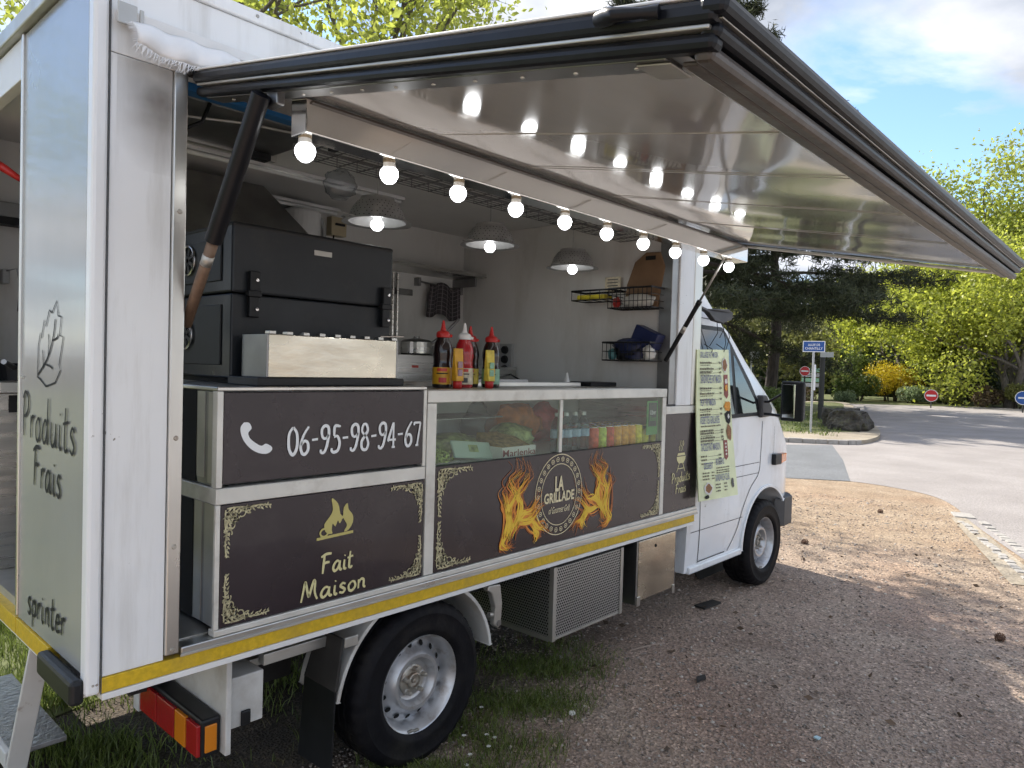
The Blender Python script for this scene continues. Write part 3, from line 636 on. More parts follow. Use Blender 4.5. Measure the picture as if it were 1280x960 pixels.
def branching(mb, p, d, ln, r, depth, tips, spread, up, nseg=4, kids=3, minlen=.3):
    pts = [Vector(p)]; rs = [r]; dd = Vector(d).normalized()
    for i in range(nseg):
        dd = (dd+Vector((random.gauss(0, .13), random.gauss(0, .13), random.gauss(0, .10)+up*.12))).normalized()
        pts.append(pts[-1]+dd*ln/nseg); rs.append(r*(1-.55*(i+1)/nseg))
    mb.tube(pts, rs, 6 if r > .05 else 4, cap=False)
    if depth <= 1: tips.extend(pts[1:])
    if depth == 0 or ln < minlen: return
    for k in range(kids):
        t = random.uniform(.35, 1.0); i = min(int(t*nseg), nseg-1); q = pts[i].lerp(pts[i+1], t*nseg-i)
        ax = dd.orthogonal().normalized(); ax.rotate(Matrix.Rotation(random.uniform(0, 6.28), 3, dd))
        nd = (dd*math.cos(spread)+ax*math.sin(spread)*random.uniform(.7, 1.2)+Vector((0, 0, up*.3))).normalized()
        branching(mb, q, nd, ln*random.uniform(.55, .8), rs[i]*.62, depth-1, tips, spread, up, nseg, kids, minlen)
def tree(name, label, base, trunk_h, r, crown, leafmat_, nleaf, lsize, bark='bark_grey', depth=3, limbs=6, limb_len=3.0, spread=.75, up=.5, clump=.35, lean=(0, 0), group=None, fork=1, cat='tree', asp=.6, sc=(1, 1, 1)):
    t = thing(name, (base[0], base[1], 0), label, cat, group); mb = MB(); tips = []
    for fk in range(fork):
        a = 6.28*fk/max(1, fork)+1.1; p = Vector((base[0], base[1], -.05)); pts = [p]; rs = [r*1.25]
        dd = Vector((lean[0]+(.22*math.cos(a) if fork > 1 else 0), lean[1]+(.22*math.sin(a) if fork > 1 else 0), 1)).normalized()
        for i in range(6):
            dd = (dd+Vector((random.gauss(0, .05), random.gauss(0, .05), .03))).normalized(); pts.append(pts[-1]+dd*trunk_h/6); rs.append(r*(1-.09*(i+1)))
        mb.tube(pts, rs, 9, cap=False)
        for k in range(limbs):
            q = pts[random.choice([3, 4, 5, 6, 6])]; a2 = 6.28*(k+random.random()*.6)/limbs
            d2 = Vector((math.cos(a2)*spread, math.sin(a2)*spread, random.uniform(.35, 1.0)))
            branching(mb, q, d2, limb_len*random.uniform(.75, 1.2), r*.42, depth, tips, spread, up)
    mb.build('trunk', bark, t, smooth=True)
    T = np.array([tuple(q) for q in tips]); i = rng.integers(0, len(T), nleaf)
    P = T[i]+rng.normal(0, clump, (nleaf, 3))*np.array(sc)
    leaves_mesh('crown', P, lsize, leafmat_, t, asp=asp, droop=.25)
    return t
def bush(name, label, base, rx, ry, h, mat, n, lsize, z0=0.0, group=None, lumps=7, cat='shrub', asp=.55, bark='bark'):
    t = thing(name, (base[0], base[1], z0), label, cat, group); mb = MB()
    cs = []
    for k in range(lumps):
        a = random.uniform(0, 6.28); q = math.sqrt(random.random())*.62
        c = Vector((base[0]+rx*q*math.cos(a), base[1]+ry*q*math.sin(a), z0+h*random.uniform(.35, .72))); cs.append((c, random.uniform(.32, .5)))
        mb.tube([(base[0]+rx*.15*math.cos(a), base[1]+ry*.15*math.sin(a), z0-.02), ((base[0]+c.x)/2, (base[1]+c.y)/2, z0+h*.25), tuple(c)], [.02*h+.008, .015*h, .006*h], 5, cap=False)
    mb.build('stem', bark, t)
    i = rng.integers(0, lumps, n); ctr = np.array([tuple(c[0]) for c in cs])[i]; rr = np.array([c[1] for c in cs])[i]
    d = rng.normal(0, 1, (n, 3)); d /= np.linalg.norm(d, axis=1)[:, None]; q = rng.uniform(.25, 1.0, n)**.45
    P = ctr+d*(rr*q)[:, None]*np.array([rx, ry, h*.95]); P[:, 2] = np.maximum(P[:, 2], z0+.03)
    leaves_mesh('foliage', P, lsize, mat, t, asp=asp); return t
def pine(name, label, base, h, r, nbr, reach, z_lo, mat, ntuft, group=None, needle=.32):
    t = thing(name, (base[0], base[1], 0), label, 'tree', group); mb = MB(); tips = []
    pts = [Vector((base[0]+.12*math.sin(k*1.1), base[1]+.12*math.cos(k*1.3), h*k/8)) for k in range(9)]
    mb.tube(pts, [r*(1-.1*k) for k in range(9)], 10, cap=False)
    for k in range(nbr):
        u = (k+.5)/nbr; z = z_lo+(h-z_lo)*u; a = k*2.4+random.uniform(-.4, .4); ln = reach*(1-.72*u)*random.uniform(.75, 1.15)
        p = Vector((base[0], base[1], z)); d = Vector((math.cos(a), math.sin(a), random.uniform(-.12, .5))); q = [p]; 
        for i in range(6):
            d = (d+Vector((random.gauss(0, .1), random.gauss(0, .1), -.07 if i < 4 else .05))).normalized(); q.append(q[-1]+d*ln/6)
        mb.tube(q, [r*.30*(1-.14*i) for i in range(7)], 6, cap=False)
        for i in range(2, 7):
            for s_ in range(3):
                a3 = random.uniform(0, 6.28); dd = (d+Vector((math.cos(a3), math.sin(a3), .1))*.9).normalized(); l3 = ln*.28*random.uniform(.5, 1.1)
                e0 = q[i]; e1 = e0+dd*l3*.5+Vector((0, 0, -.05)); e2 = e0+dd*l3; mb.tube([e0, e1, e2], [.03, .02, .01], 4, cap=False)
                tips += [e0.lerp(e1, .5), e1, e1.lerp(e2, .5), e2]
    mb.build('trunk', 'bark', t)
    T = np.array([tuple(q) for q in tips]); i = rng.integers(0, len(T), ntuft); ctr = T[i]+rng.normal(0, .16, (ntuft, 3))
    m = 7; P = np.repeat(ctr, m, 0)+rng.normal(0, .10, (ntuft*m, 3))
    leaves_mesh('crown', P, needle, mat, t, asp=.10, droop=-.25); return t
# the leafy tree behind the truck (its twigs show above the roof)
tree('leafy_tree', 'tall tree with fresh yellow green leaves behind the truck roof', (4.35, 5.9), 5.0, .15, None, 'leaf_young', 14500, .105, limbs=8, limb_len=2.05, spread=.8, up=.30, clump=.26, depth=3)
tree('leafy_tree', 'leafy tree glimpsed past the truck rear corner at far left', (1.2, 11.5), 5.0, .2, None, 'leaf_young', 12000, .14, limbs=8, limb_len=3.2, spread=.8, up=.4, clump=.4)
# pines by the road
pine('pine_tree', 'large dark pine with drooping boughs behind the cab', (27.5, 13.6), 17.6, .36, 66, 8.2, 3.1, 'needle', 22000, 'pines by the road', .36)
pine('pine_tree', 'pine standing farther back whose boughs reach over the road signs', (36, 12.8), 15, .32, 46, 7.4, 4.4, 'needle', 12000, 'pines by the road', .40)
# maples with fresh leaves beyond the road
tree('maple_tree', 'ivy clad maple with bright yellow green leaves above the yellow bush', (55, 8.4), 4.2, .34, None, 'leaf_maple', 40000, .235, fork=3, limbs=5, limb_len=4.2, spread=.85, up=.45, clump=.6, group='maples beyond the road')
tree('maple_tree', 'maple with bright leaves at the right edge of the view', (52, 4.6), 3.8, .28, None, 'leaf_maple', 34000, .235, fork=2, limbs=5, limb_len=4.0, spread=.85, up=.35, clump=.6, group='maples beyond the road')
tree('maple_tree', 'tall pale green maple rising behind the other maples', (64, 5.6), 8.8, .36, None, 'leaf_young', 24000, .33, fork=2, limbs=6, limb_len=5.0, spread=.7, up=.6, clump=.8, group='maples beyond the road')
tree('maple_tree', 'maple with fresh leaves between the pine and the ivy clad trunk', (60, 12.0), 4.0, .3, None, 'leaf_maple', 24000, .26, fork=2, limbs=5, limb_len=4.0, spread=.8, up=.4, clump=.7, group='maples beyond the road')
tree('olive_tree', 'loose olive green tree behind the blue street sign', (48, 17.8), 2.2, .18, None, 'leaf_olive', 12000, .30, limbs=8, limb_len=2.5, spread=.9, up=.3, clump=.6)
# ivy on the maple trunk
P = np.stack([55+rng.normal(0, .40, 2600), 8.4+rng.normal(0, .42, 2600), rng.uniform(0, 5.2, 2600)], 1)
iv = thing('ivy', (55, 8.4, 0), 'dark ivy clothing the forked maple trunk beyond the road', 'ivy'); leaves_mesh('foliage', P, .30, 'leaf_dark', iv)
# shrubs along the far verge, left to right
bush('hedge', 'clipped bright green hedge behind the wing mirror', (25.6, 8.55), 1.6, 1.3, 1.05, 'leaf_mid', 9000, .085, z0=.1, lumps=14, cat='hedge')
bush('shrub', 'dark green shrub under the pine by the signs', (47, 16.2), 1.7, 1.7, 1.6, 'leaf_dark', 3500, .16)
bush('shrub', 'rounded mid green shrub left of the yellow bush', (50.5, 12.9), 1.5, 1.5, 1.7, 'leaf_mid', 4000, .15)
bush('shrub', 'tall upright green shrub behind the rounded shrub', (54, 14.3), 2.0, 1.6, 3.3, 'leaf_mid', 5000, .18)
bush('shrub', 'low grey green shrub at the verge behind the boulder', (47.5, 12.9), 1.1, .9, .8, 'leaf_pale', 2500, .11)
bush('forsythia', 'bush covered in yellow flowers beyond the road', (53.0, 11.5), 2.6, 2.5, 2.6, 'flower_yellow', 6500, .15)
bush('shrub', 'pale silvery shrub in front of the yellow bush', (51.2, 9.8), 1.9, 1.5, 1.25, 'leaf_pale', 4500, .16)
bush('shrub', 'olive shrub right of the no entry sign', (52.5, 7.9), 1.8, 1.4, 1.6, 'leaf_olive', 4000, .15)
bush('shrub', 'low brownish shrub under the right hand maple', (51.5, 5.9), 2.0, 1.4, 1.35, 'leaf_brown', 3800, .14)
bush('shrub', 'olive green shrub at the far right verge', (51.5, 4.2), 1.8, 1.3, 1.5, 'leaf_olive', 3800, .15)
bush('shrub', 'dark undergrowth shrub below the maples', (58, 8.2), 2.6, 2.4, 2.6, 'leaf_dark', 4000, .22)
bush('shrub', 'reddish brown shrub under the pine beside the signs', (44.2, 14.2), 1.0, 1.0, 1.1, 'leaf_brown', 2200, .10)
# far wood that closes the view
n = 80000; X = rng.uniform(68, 90, n); Yq = rng.uniform(-14, 75, n); top = 7.0+2.2*np.sin(Yq*.33)+1.6*np.sin(Yq*.81+2)+(X-68)*.12
Z = rng.uniform(0, 1, n)**.8*top; P = np.stack([X, Yq, Z], 1)
tag(leaves_mesh('distant_wood', P, .75, 'leaf_mid', None), 'green wood closing the view behind the road', kind='stuff')
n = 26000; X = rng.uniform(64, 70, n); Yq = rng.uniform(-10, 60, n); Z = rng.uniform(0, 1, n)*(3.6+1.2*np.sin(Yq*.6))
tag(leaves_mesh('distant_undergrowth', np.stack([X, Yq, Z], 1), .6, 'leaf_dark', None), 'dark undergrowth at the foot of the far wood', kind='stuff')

# ---------------------------------------------------------------- signs, boulders
t = thing('street_sign', (19.29, 4.84, .1), 'blue street name sign on a thin grey post beside the boulder', 'sign')
MB().tube([(19.29, 4.84, .1), (19.29, 4.84, 2.32)], .03, 10).build('post', 'post_grey', t)
nd = (CAM-Vector((19.29, 4.84, 2.4))); nd.z = 0; nd.normalize(); rt = Vector((-nd.y, nd.x, 0)); rt = rt if rt.dot(rgt) > 0 else -rt
pl = Plane(Vector((19.29, 4.84, 2.29))+nd*.035-rt*.16, rt, (0, 0, 1))
def plate(pl, w0, w1, h0, h1, th, name, mat, parent, bev=.0):
    return MB().prism([pl.at(w0, h0, 0), pl.at(w1, h0, 0), pl.at(w1, h1, 0), pl.at(w0, h1, 0)], -pl.N*th).build(name, mat, parent, bev=bev)
plate(pl, -.12, .44, 0, .30, .02, 'plate', 'sign_white', t)
mb = MB(); flat(mb, pl, [(-.10, .02), (.42, .02), (.42, .28), (-.10, .28)], .003); mb.build('field', 'sign_blue', t)
text('lettering', 'ALLEE DE', pl, .01, .31, .165, .225, 'sign_white', t, .006, .01); text('lettering', 'CHANTILLY', pl, -.06, .38, .065, .13, 'sign_white', t, .006, .01)
MB().box(19.24, 19.34, 4.78, 4.80, 1.25, 1.95).build('side_plate', 'sign_white', t)
def no_entry(base, zc, r, label, post='post_dark', mat='sign_red', bar=True):
    t = thing('no_entry_sign' if bar else 'round_sign', (base[0], base[1], 0), label, 'sign'); MB().tube([(base[0], base[1], 0), (base[0], base[1], zc)], .035, 8).build('post', post, t)
    nd = (CAM-Vector((base[0], base[1], zc))); nd.z = 0; nd.normalize(); rt = Vector((nd.y, -nd.x, 0)); rt = rt if rt.dot(rgt) > 0 else -rt
    pl = Plane(Vector((base[0], base[1], zc))+nd*.06, rt, (0, 0, 1)); c = [(r*math.cos(k*.2618), r*math.sin(k*.2618)) for k in range(24)]
    MB().prism([pl.at(a, b, 0) for a, b in c], -pl.N*.03).build('disc', 'sign_white', t)
    mb = MB(); flat(mb, pl, [(a*.92, b*.92) for a, b in c], .006); mb.build('field', mat, t)
    mb = MB(); flat(mb, pl, [(-r*.68, -r*.15), (r*.68, -r*.15), (r*.68, r*.15), (-r*.68, r*.15)], .012) if bar else flat(mb, pl, [(-r*.6, -r*.12), (r*.15, -r*.12), (r*.15, -r*.4), (r*.65, 0), (r*.15, r*.4), (r*.15, r*.12), (-r*.6, r*.12)], .012); mb.build('bar' if bar else 'arrow', 'sign_white', t)
no_entry((30, 8.95), 1.82, .205, 'small no entry sign beside the blue street sign')
no_entry((45, 7.36), .70, .34, 'low no entry sign in front of the pale shrub across the road')
no_entry((45, 3.12), .78, .36, 'blue round arrow sign cut by the right edge of the picture', mat='sign_blue', bar=False)
t = thing('dark_post', (25.4, 6.68, .1), 'dark wooden post behind the boulder with a small finger board', 'post')
MB().tube([(25.4, 6.68, .05), (25.42, 6.68, 2.8)], [.095, .085], 10).build('pole', 'post_dark', t); MB().box(25.28, 25.32, 6.28, 6.72, 2.30, 2.48).build('finger_board', 'post_grey', t)
t = thing('white_sign', (33, 12.3, 0), 'small white notice sign on a post behind the hedge', 'sign')
MB().tube([(33, 12.62, 0), (33, 12.62, 2.75)], .045, 8).build('post', 'sign_white', t)
MB().box(32.92, 32.95, 12.2, 12.68, 2.38, 2.72).build('plate', 'sign_white', t)
t = thing('information_board', (43.5, 13.4, 0), 'pale slatted direction board under the pine', 'sign')
for k in range(4): MB().box(43.4, 43.45, 12.7, 14.0, .95+.3*k, 1.18+.3*k).build('board', 'label_green' if k % 2 else 'post_grey', t)
MB().tube([(43.5, 13.4, 0), (43.5, 13.4, 2.2)], .05, 8).build('post', 'post_grey', t)
def boulder(label, c, sx, sy, sz, seed):
    rg = random.Random(seed); bm = bmesh.new(); bmesh.ops.create_icosphere(bm, subdivisions=4, radius=1)
    ph = [rg.uniform(0, 6.28) for _ in range(6)]
    for v in bm.verts:
        p = v.co; k = 1+.035*math.sin(p.x*19+p.y*13+ph[4])*math.sin(p.z*17+ph[5])+.03*math.sin(p.y*23+p.z*9)+.16*math.sin(p.x*3+ph[0])*math.cos(p.y*2.6+ph[1])+.10*math.sin(p.z*5+ph[2])+.07*math.sin(p.x*7+p.z*6+ph[3])
        q = Vector((max(-.78, min(.78, p.x*1.12)), max(-.75, min(.75, p.y*1.12)), max(-.6, min(.62, p.z*1.1))))*k
        v.co = (q.x*sx, q.y*sy, q.z*sz+.0)
    me = bpy.data.meshes.new('boulder'); bm.to_mesh(me); bm.free(); o = link('boulder', me, 'boulder', loc=Vector(c)); tag(o, label, 'boulder', 'boulders on the island'); return o
boulder('large flat topped boulder with a ledge beside the street sign', (21.4, 4.50, .34), .62, .60, .50, 3)
boulder('smaller rounded boulder behind the flat topped one', (22.4, 5.05, .32), .50, .5, .48, 5)
# small things on the ground
def pine_cone(c, label, s=1):
    t = thing('pine_cone', c, label, 'pine cone', 'pine cones on the gravel'); mb = MB()
    for k in range(40):
        a = k*2.4; z = (k/40-.5)*.07; r = .022*math.cos(z/.045); p = Vector((c[0]+z*s, c[1]+r*math.cos(a)*s, c[2]+.02+r*math.sin(a)*s)); d = Vector((.3, math.cos(a), math.sin(a))).normalized()*.012*s; q = d.orthogonal().normalized()*.010*s
        mb.add([p-q, p+d, p+q, p+d*.3+q.cross(d).normalized()*.004], [(0, 1, 2), (0, 3, 1), (1, 3, 2)])
    mb.lathe([(.002, -.035*s), (.016*s, -.02*s), (.02*s, 0), (.014*s, .02*s), (.002, .036*s)], (c[0], c[1], c[2]+.02), 'x', 8); mb.build('scales', 'cone', t)
pine_cone((4.81, -1.5, 0), 'brown pine cone lying in the shade at lower right'); pine_cone((8.86, .29, 0), 'brown pine cone lying in the sunlit gravel'); pine_cone((6.49, .34, 0), 'pine cone at the shadow edge by the front wheel')
for k, (px, py) in enumerate([(1.60, -.09), (1.585, -.055), (1.50, .0), (1.36, -.16), (1.42, -.12), (1.74, .13), (1.30, -.20), (1.52, -.13)]):
    t = thing('daisy', (px, py, 0), 'small white daisy in the grass beside the rear wheel', 'daisy', 'daisies beside the rear wheel'); h = .03+.006*(k % 3)
    MB().tube([(px, py, 0), (px+.003, py, h)], .0012, 4).build('stem', 'grass', t); mb = MB()
    for q in range(9):
        a = q*.698; mb.add([(px+.003, py, h), (px+.003+.009*math.cos(a-.25), py+.009*math.sin(a-.25), h+.003), (px+.003+.011*math.cos(a), py+.011*math.sin(a), h+.002), (px+.003+.009*math.cos(a+.25), py+.009*math.sin(a+.25), h+.003)], [(0, 1, 2, 3)])
    mb.build('petals', 'daisy', t)
def slab(name, c, pts, h, mat, label, cat):
    return tag(MB().prism([(c[0]+a, c[1]+b, .006) for a, b in pts], (0, 0, h)).build(name, mat, loc=(c[0], c[1], 0)), label, cat)
slab('wood_chock', (4.03, .14), [(-.10, -.04), (.11, -.06), (.12, .01), (-.09, .045)], .012, 'underbody', 'flat dark piece of wood lying near the front wheel', 'wood')
slab('bark_chip', (2.86, -.42), [(-.05, -.01), (.03, -.022), (.06, .0), (.0, .02)], .012, 'underbody', 'dark chip of bark lying on the gravel', 'bark chip')
slab('paper_scrap', (2.68, -1.10), [(-.014, -.01), (.012, -.014), (.016, .008), (-.006, .014)], .006, 'litter_blue', 'pale blue paper scrap on the gravel at bottom right', 'paper scrap')
slab('dry_stick', (3.05, .03), [(-.13, .03), (.0, -.006), (.12, -.05), (.12, -.044), (.01, .002), (-.13, .036)], .006, 'stone_brown', 'thin brown stick on the gravel below the steel locker', 'stick')
slab('white_pebble', (2.06, -.17), [(-.014, -.008), (.008, -.014), (.016, .004), (.0, .014), (-.014, .008)], .014, 'daisy', 'white pebble lying where the grass thins out', 'pebble')
n = 170; X = rng.uniform(2, 9, n); Yq = rng.uniform(-1.6, 1.5, n); k = road_side(X, Yq); P = np.stack([X, Yq, np.full(n, .012)], 1)[k]
tag(leaves_mesh('fallen_leaves', P, .045, 'dead_leaf', None, flat_=.9), 'small fallen leaves scattered on the gravel', kind='stuff')

# ================================================================ the food truck
TR = thing('food_truck', (2.6, 1.0, 0), 'white food truck with its serving hatch open and a brown counter', 'food truck')
def part(name, mat, *boxes, bev=.003, parent=None):
    o = [MB().box(*b).build(name, mat, parent or TR, bev=bev) for b in boxes]
    return o[0]
# --- box shell
part('side_panel', 'white_paint', (.042, .214, 0, .05, .746, 2.512))
part('corner_profile', 'white_paint', (0, .040, -.004, .045, .70, 2.77), bev=.010)
part('side_header', 'white_paint', (.042, 3.25, 0, .05, 2.514, 2.742), bev=.002)
part('roof_trim', 'white_paint', (.0, 3.54, -.012, .06, 2.744, 2.785), bev=.006)
part('roof', 'white_plain', (.03, 3.52, .062, 1.94, 2.70, 2.79), bev=.01)
part('rain_rail', 'white_plain', (.055, 3.25, -.030, -.001, 2.60, 2.632), bev=.004)
part('rail_bracket', 'alu_dull', (.048, .10, -.036, -.0305, 2.585, 2.645), (.106, .118, -.036, -.0305, 2.592, 2.64), bev=.003)
part('hinge_rail', 'black_plastic', (.25, 3.26, -.034, -.001, 2.505, 2.56), bev=.008)
part('back_wall', 'inner_wall', (.03, 3.52, 1.85, 1.95, .70, 2.70))
part('ceiling', 'ceiling_white', (.045, 3.2, .052, 1.849, 2.655, 2.698), bev=0)
part('bulkhead', 'inner_wall', (3.2, 3.26, .06, 1.849, .80, 2.654), bev=0)
part('floor', 'alu_dull', (.03, 3.52, .05, 1.94, .69, .78), bev=0)
# rear face
rp = part('rear_panel', 'rear_gloss_shaded', (.004, .042, .047, .69, .752, 2.74), bev=.004)
part('rear_panel', 'rear_gloss_shaded', (.004, .042, 1.45, 1.94, .752, 2.74), bev=.004)
part('rear_header', 'white_plain', (.004, .042, .692, 1.448, 2.60, 2.74))
part('rear_sill', 'white_plain', (.004, .05, .047, 1.94, .68, .692))
part('door_frame', 'alu', (-.004, .046, .678, .694, .76, 2.74), bev=.004)
part('rear_strip', 'yellow_strip', (-.002, .04, .325, .688, .694, .750), (-.002, .04, .694, 1.9, .694, .750), bev=.001)
part('corner_buffer', 'black_plastic', (-.035, .003, .006, .325, .678, .750), bev=.012)
part('roof_edge', 'alu_dull', (-.02, .03, .0, 1.95, 2.745, 2.80), bev=.006)
part('steel_edge', 'alu_dull', (.0, .004, .64, .678, 1.58, 1.585), bev=0)
# frame of the serving opening
part('opening_post', 'alu', (.215, .256, -.010, .06, .760, 2.512), bev=.004)
part('front_post', 'steel_dark', (3.17, 3.246, .004, .09, .82, 2.512), bev=.003)
part('front_pillar', 'white_paint', (3.248, 3.43, -.006, .07, 1.452, 2.742), bev=.006)
part('pillar_trim', 'alu', (3.432, 3.535, -.008, .07, 1.452, 2.742), bev=.008)
part('front_wall', 'white_plain', (3.30, 3.54, .072, 1.94, .70, 2.70))
ys = part('side_strip', 'yellow_strip', (.042, 3.53, -.006, .045, .702, .745), bev=.001)
part('side_strip_lip', 'white_plain', (.042, 3.54, -.010, .05, .682, .7005), bev=.002)
part('sill_rail', 'alu', (.262, 3.56, -.012, .05, .7465, .776), bev=.004)
part('sill_track', 'alu_dull', (.258, 3.555, -.018, -.0125, .749, .757), bev=.001)
for xx, zz in ((.236, .775), (.236, 1.42), (.236, 1.09), (.236, 2.1)):
    MB().lathe([(.0001, .004), (.006, .004), (.008, 0)], (xx, -.010, zz), 'y', 12).build('screw', 'hub', TR)
for k in range(9):
    MB().lathe([(.0001, .003), (.005, .003), (.006, 0)], (.05+.42*k, -.012, 2.765), 'y', 10).build('screw', 'hub', TR)
for xx, zz in ((.02, .73), (.03, .73)):
    MB().lathe([(.0001, .002), (.003, .002), (.004, 0)], (xx, -.004, zz), 'y', 8).build('screw', 'hub', TR)
mb = MB(); mb.box(.0395, .0425, -.0055, -.003, .70, 2.74); mb.build('panel_seam', 'ink_soft', TR)
# smoky stain left by the oven beside the opening
def stain_mat():
    m = bpy.data.materials.new('soot'); m.use_nodes = True; t = m.node_tree; n = t.nodes; l = t.links; p = n['Principled BSDF']
    p.inputs['Base Color'].default_value = (.16, .13, .10, 1); p.inputs['Roughness'].default_value = .7
    tcn = n.new('ShaderNodeTexCoord'); z = n.new('ShaderNodeTexNoise'); z.inputs['Scale'].default_value = 7; z.inputs['Detail'].default_value = 6; l.new(tcn.outputs['Object'], z.inputs['Vector'])
    g = n.new('ShaderNodeTexGradient'); g.gradient_type = 'SPHERICAL'; mp = n.new('ShaderNodeMapping'); l.new(tcn.outputs['Object'], mp.inputs['Vector'])
    mp.inputs['Location'].default_value = (2.42*6.5, 0, -2.42*4.2); mp.inputs['Scale'].default_value = (6.5, .01, 4.2); l.new(mp.outputs[0], g.inputs[0])
    a = n.new('ShaderNodeMath'); a.operation = 'MULTIPLY'; l.new(z.outputs['Fac'], a.inputs[0]); l.new(g.outputs['Fac'], a.inputs[1])
    a2 = n.new('ShaderNodeMath'); a2.operation = 'MULTIPLY'; a2.inputs[1].default_value = 1.15; a2.use_clamp = True; l.new(a.outputs[0], a2.inputs[0])
    l.new(a2.outputs[0], p.inputs['Alpha']); MAT['soot'] = m
stain_mat()
MB().poly([(.06, -.0012, 2.2), (.212, -.0012, 2.2), (.212, -.0012, 2.51), (.06, -.0012, 2.51)]).build('soot_stain', 'soot', TR)
# rear panel prints
RP = Plane((.004, 0, 0), (0, -1, 0), (0, 0, 1))
lettering('lettering', 'Produits', RP, -.645, -.11, 1.388, 1.535, 'ink', rp, .0105, slope=-.03, gap=.10)
lettering('lettering', 'Frais', RP, -.52, -.235, 1.235, 1.362, 'ink', rp, .0115, slope=-.02, gap=.10)
lettering('badge_lettering', 'sprinter', RP, -.565, -.18, .80, .905, 'ink', rp, .011, slope=.06, gap=.10)
mb = MB(); lf = [(.0, .05), (.02, .45), (.10, .62), (.15, .55), (.25, .78), (.32, .70), (.45, .90), (.55, .86), (.72, 1.0), (.78, .82), (.9, .80), (.84, .58), (.98, .56), (.84, .22), (.9, .16), (.7, .0), (.35, -.06), (.10, .03), (.0, .05)]
def lm(p): return (-.49+p[0]*.26, 1.575+p[1]*.25-.0)
ribbon(mb, RP, [lm(p) for p in lf], .006, smooth=False)
ribbon(mb, RP, [lm(p) for p in [(.02, .08), (.4, .3), (.6, .55), (.68, .78)]], .008)
for a, b, c in (((.3, .22), (.5, .2), (.6, .17)), ((.42, .32), (.45, .5), (.42, .6)), ((.25, .18), (.22, .32), (.2, .4)), ((.58, .52), (.75, .55), (.8, .6))): ribbon(mb, RP, [lm(a), lm(b), lm(c)], .006)
mb.build('leaf_drawing', 'ink', rp)
# --- rear step and lamps
part('step_tread', 'tread', (-.01, .16, .69, 1.42, .262, .282))
part('step_edge', 'rust_white', (-.032, -.012, .68, 1.43, .235, .292), bev=.004)
for yy, sg in ((.66, 1), (1.45, -1)):
    MB().hexa([(-.035, yy, .225), (.03, yy, .225), (.03, yy+.014, .225), (-.035, yy+.014, .225), (.005, yy-.12*sg, .69), (.07, yy-.12*sg, .69), (.07, yy-.12*sg+.014, .69), (.005, yy-.12*sg+.014, .69)]).build('step_arm', 'rust_white', TR, bev=.003)
def tail_lamp(y0, y1, side):
    base = part('tail_lamp', 'black_plastic', (.375, .44, y0, y1, .345, .472), bev=.008)
    w_ = y1-y0; segs = [('red_lens', 0, .17), ('amber_lens', .17, .34), ('red_lens', .34, .62), ('red_lens', .62, .9)]
    for m, a, b in segs:
        ya, yb = (y0+.006+a*w_, y0+b*w_) if side > 0 else (y1-b*w_, y1-.006-a*w_)
        part('lens', m, (.362, .376, ya+.002, yb-.002, .350, .456), parent=base, bev=.003)
    ya = (y0-.006, y0+.002) if side > 0 else (y1-.002, y1+.006)
    part('side_lens', 'amber_lens', (.385, .425, *ya, .362, .452), parent=base, bev=.003)
    part('end_plate', 'chassis_white', (.36, .375, *((y1-.05, y1) if side > 0 else (y0, y0+.05)), .34, .46), parent=base, bev=.002)
tail_lamp(.085, .62, 1); tail_lamp(1.38, 1.915, -1)
part('lamp_bracket', 'chassis_white', (.442, .462, .055, .62, .34, .66), bev=.004)
part('lamp_bracket', 'chassis_white', (.442, .462, 1.38, 1.93, .34, .66), bev=.004)
wb = part('side_box', 'chassis_white', (.478, .60, .10, .30, .40, .575), bev=.004)
part('latch', 'black_plastic', (.515, .55, .088, .0995, .402, .455), parent=wb, bev=.006)
part('chassis_rail', 'underbody', (.30, 5.2, .50, .60, .44, .66), (.30, 5.2, 1.40, 1.50, .44, .66), (.5, .58, .6, 1.4, .48, .66), (2.0, 2.08, .6, 1.4, .48, .66), (3.2, 3.3, .6, 1.4, .48, .66))
part('cross_rail', 'alu_dull', (.60, .86, .10, .14, .585, .625), (.60, .95, .30, .34, .50, .53), bev=.003)
part('spare_tank', 'underbody', (.62, .98, .55, 1.35, .30, .56), (2.2, 3.3, .62, 1.38, .25, .62))
MB().tube([(1.269, .25, .337), (1.269, 1.75, .337)], .06, 10).build('rear_axle', 'underbody', TR)
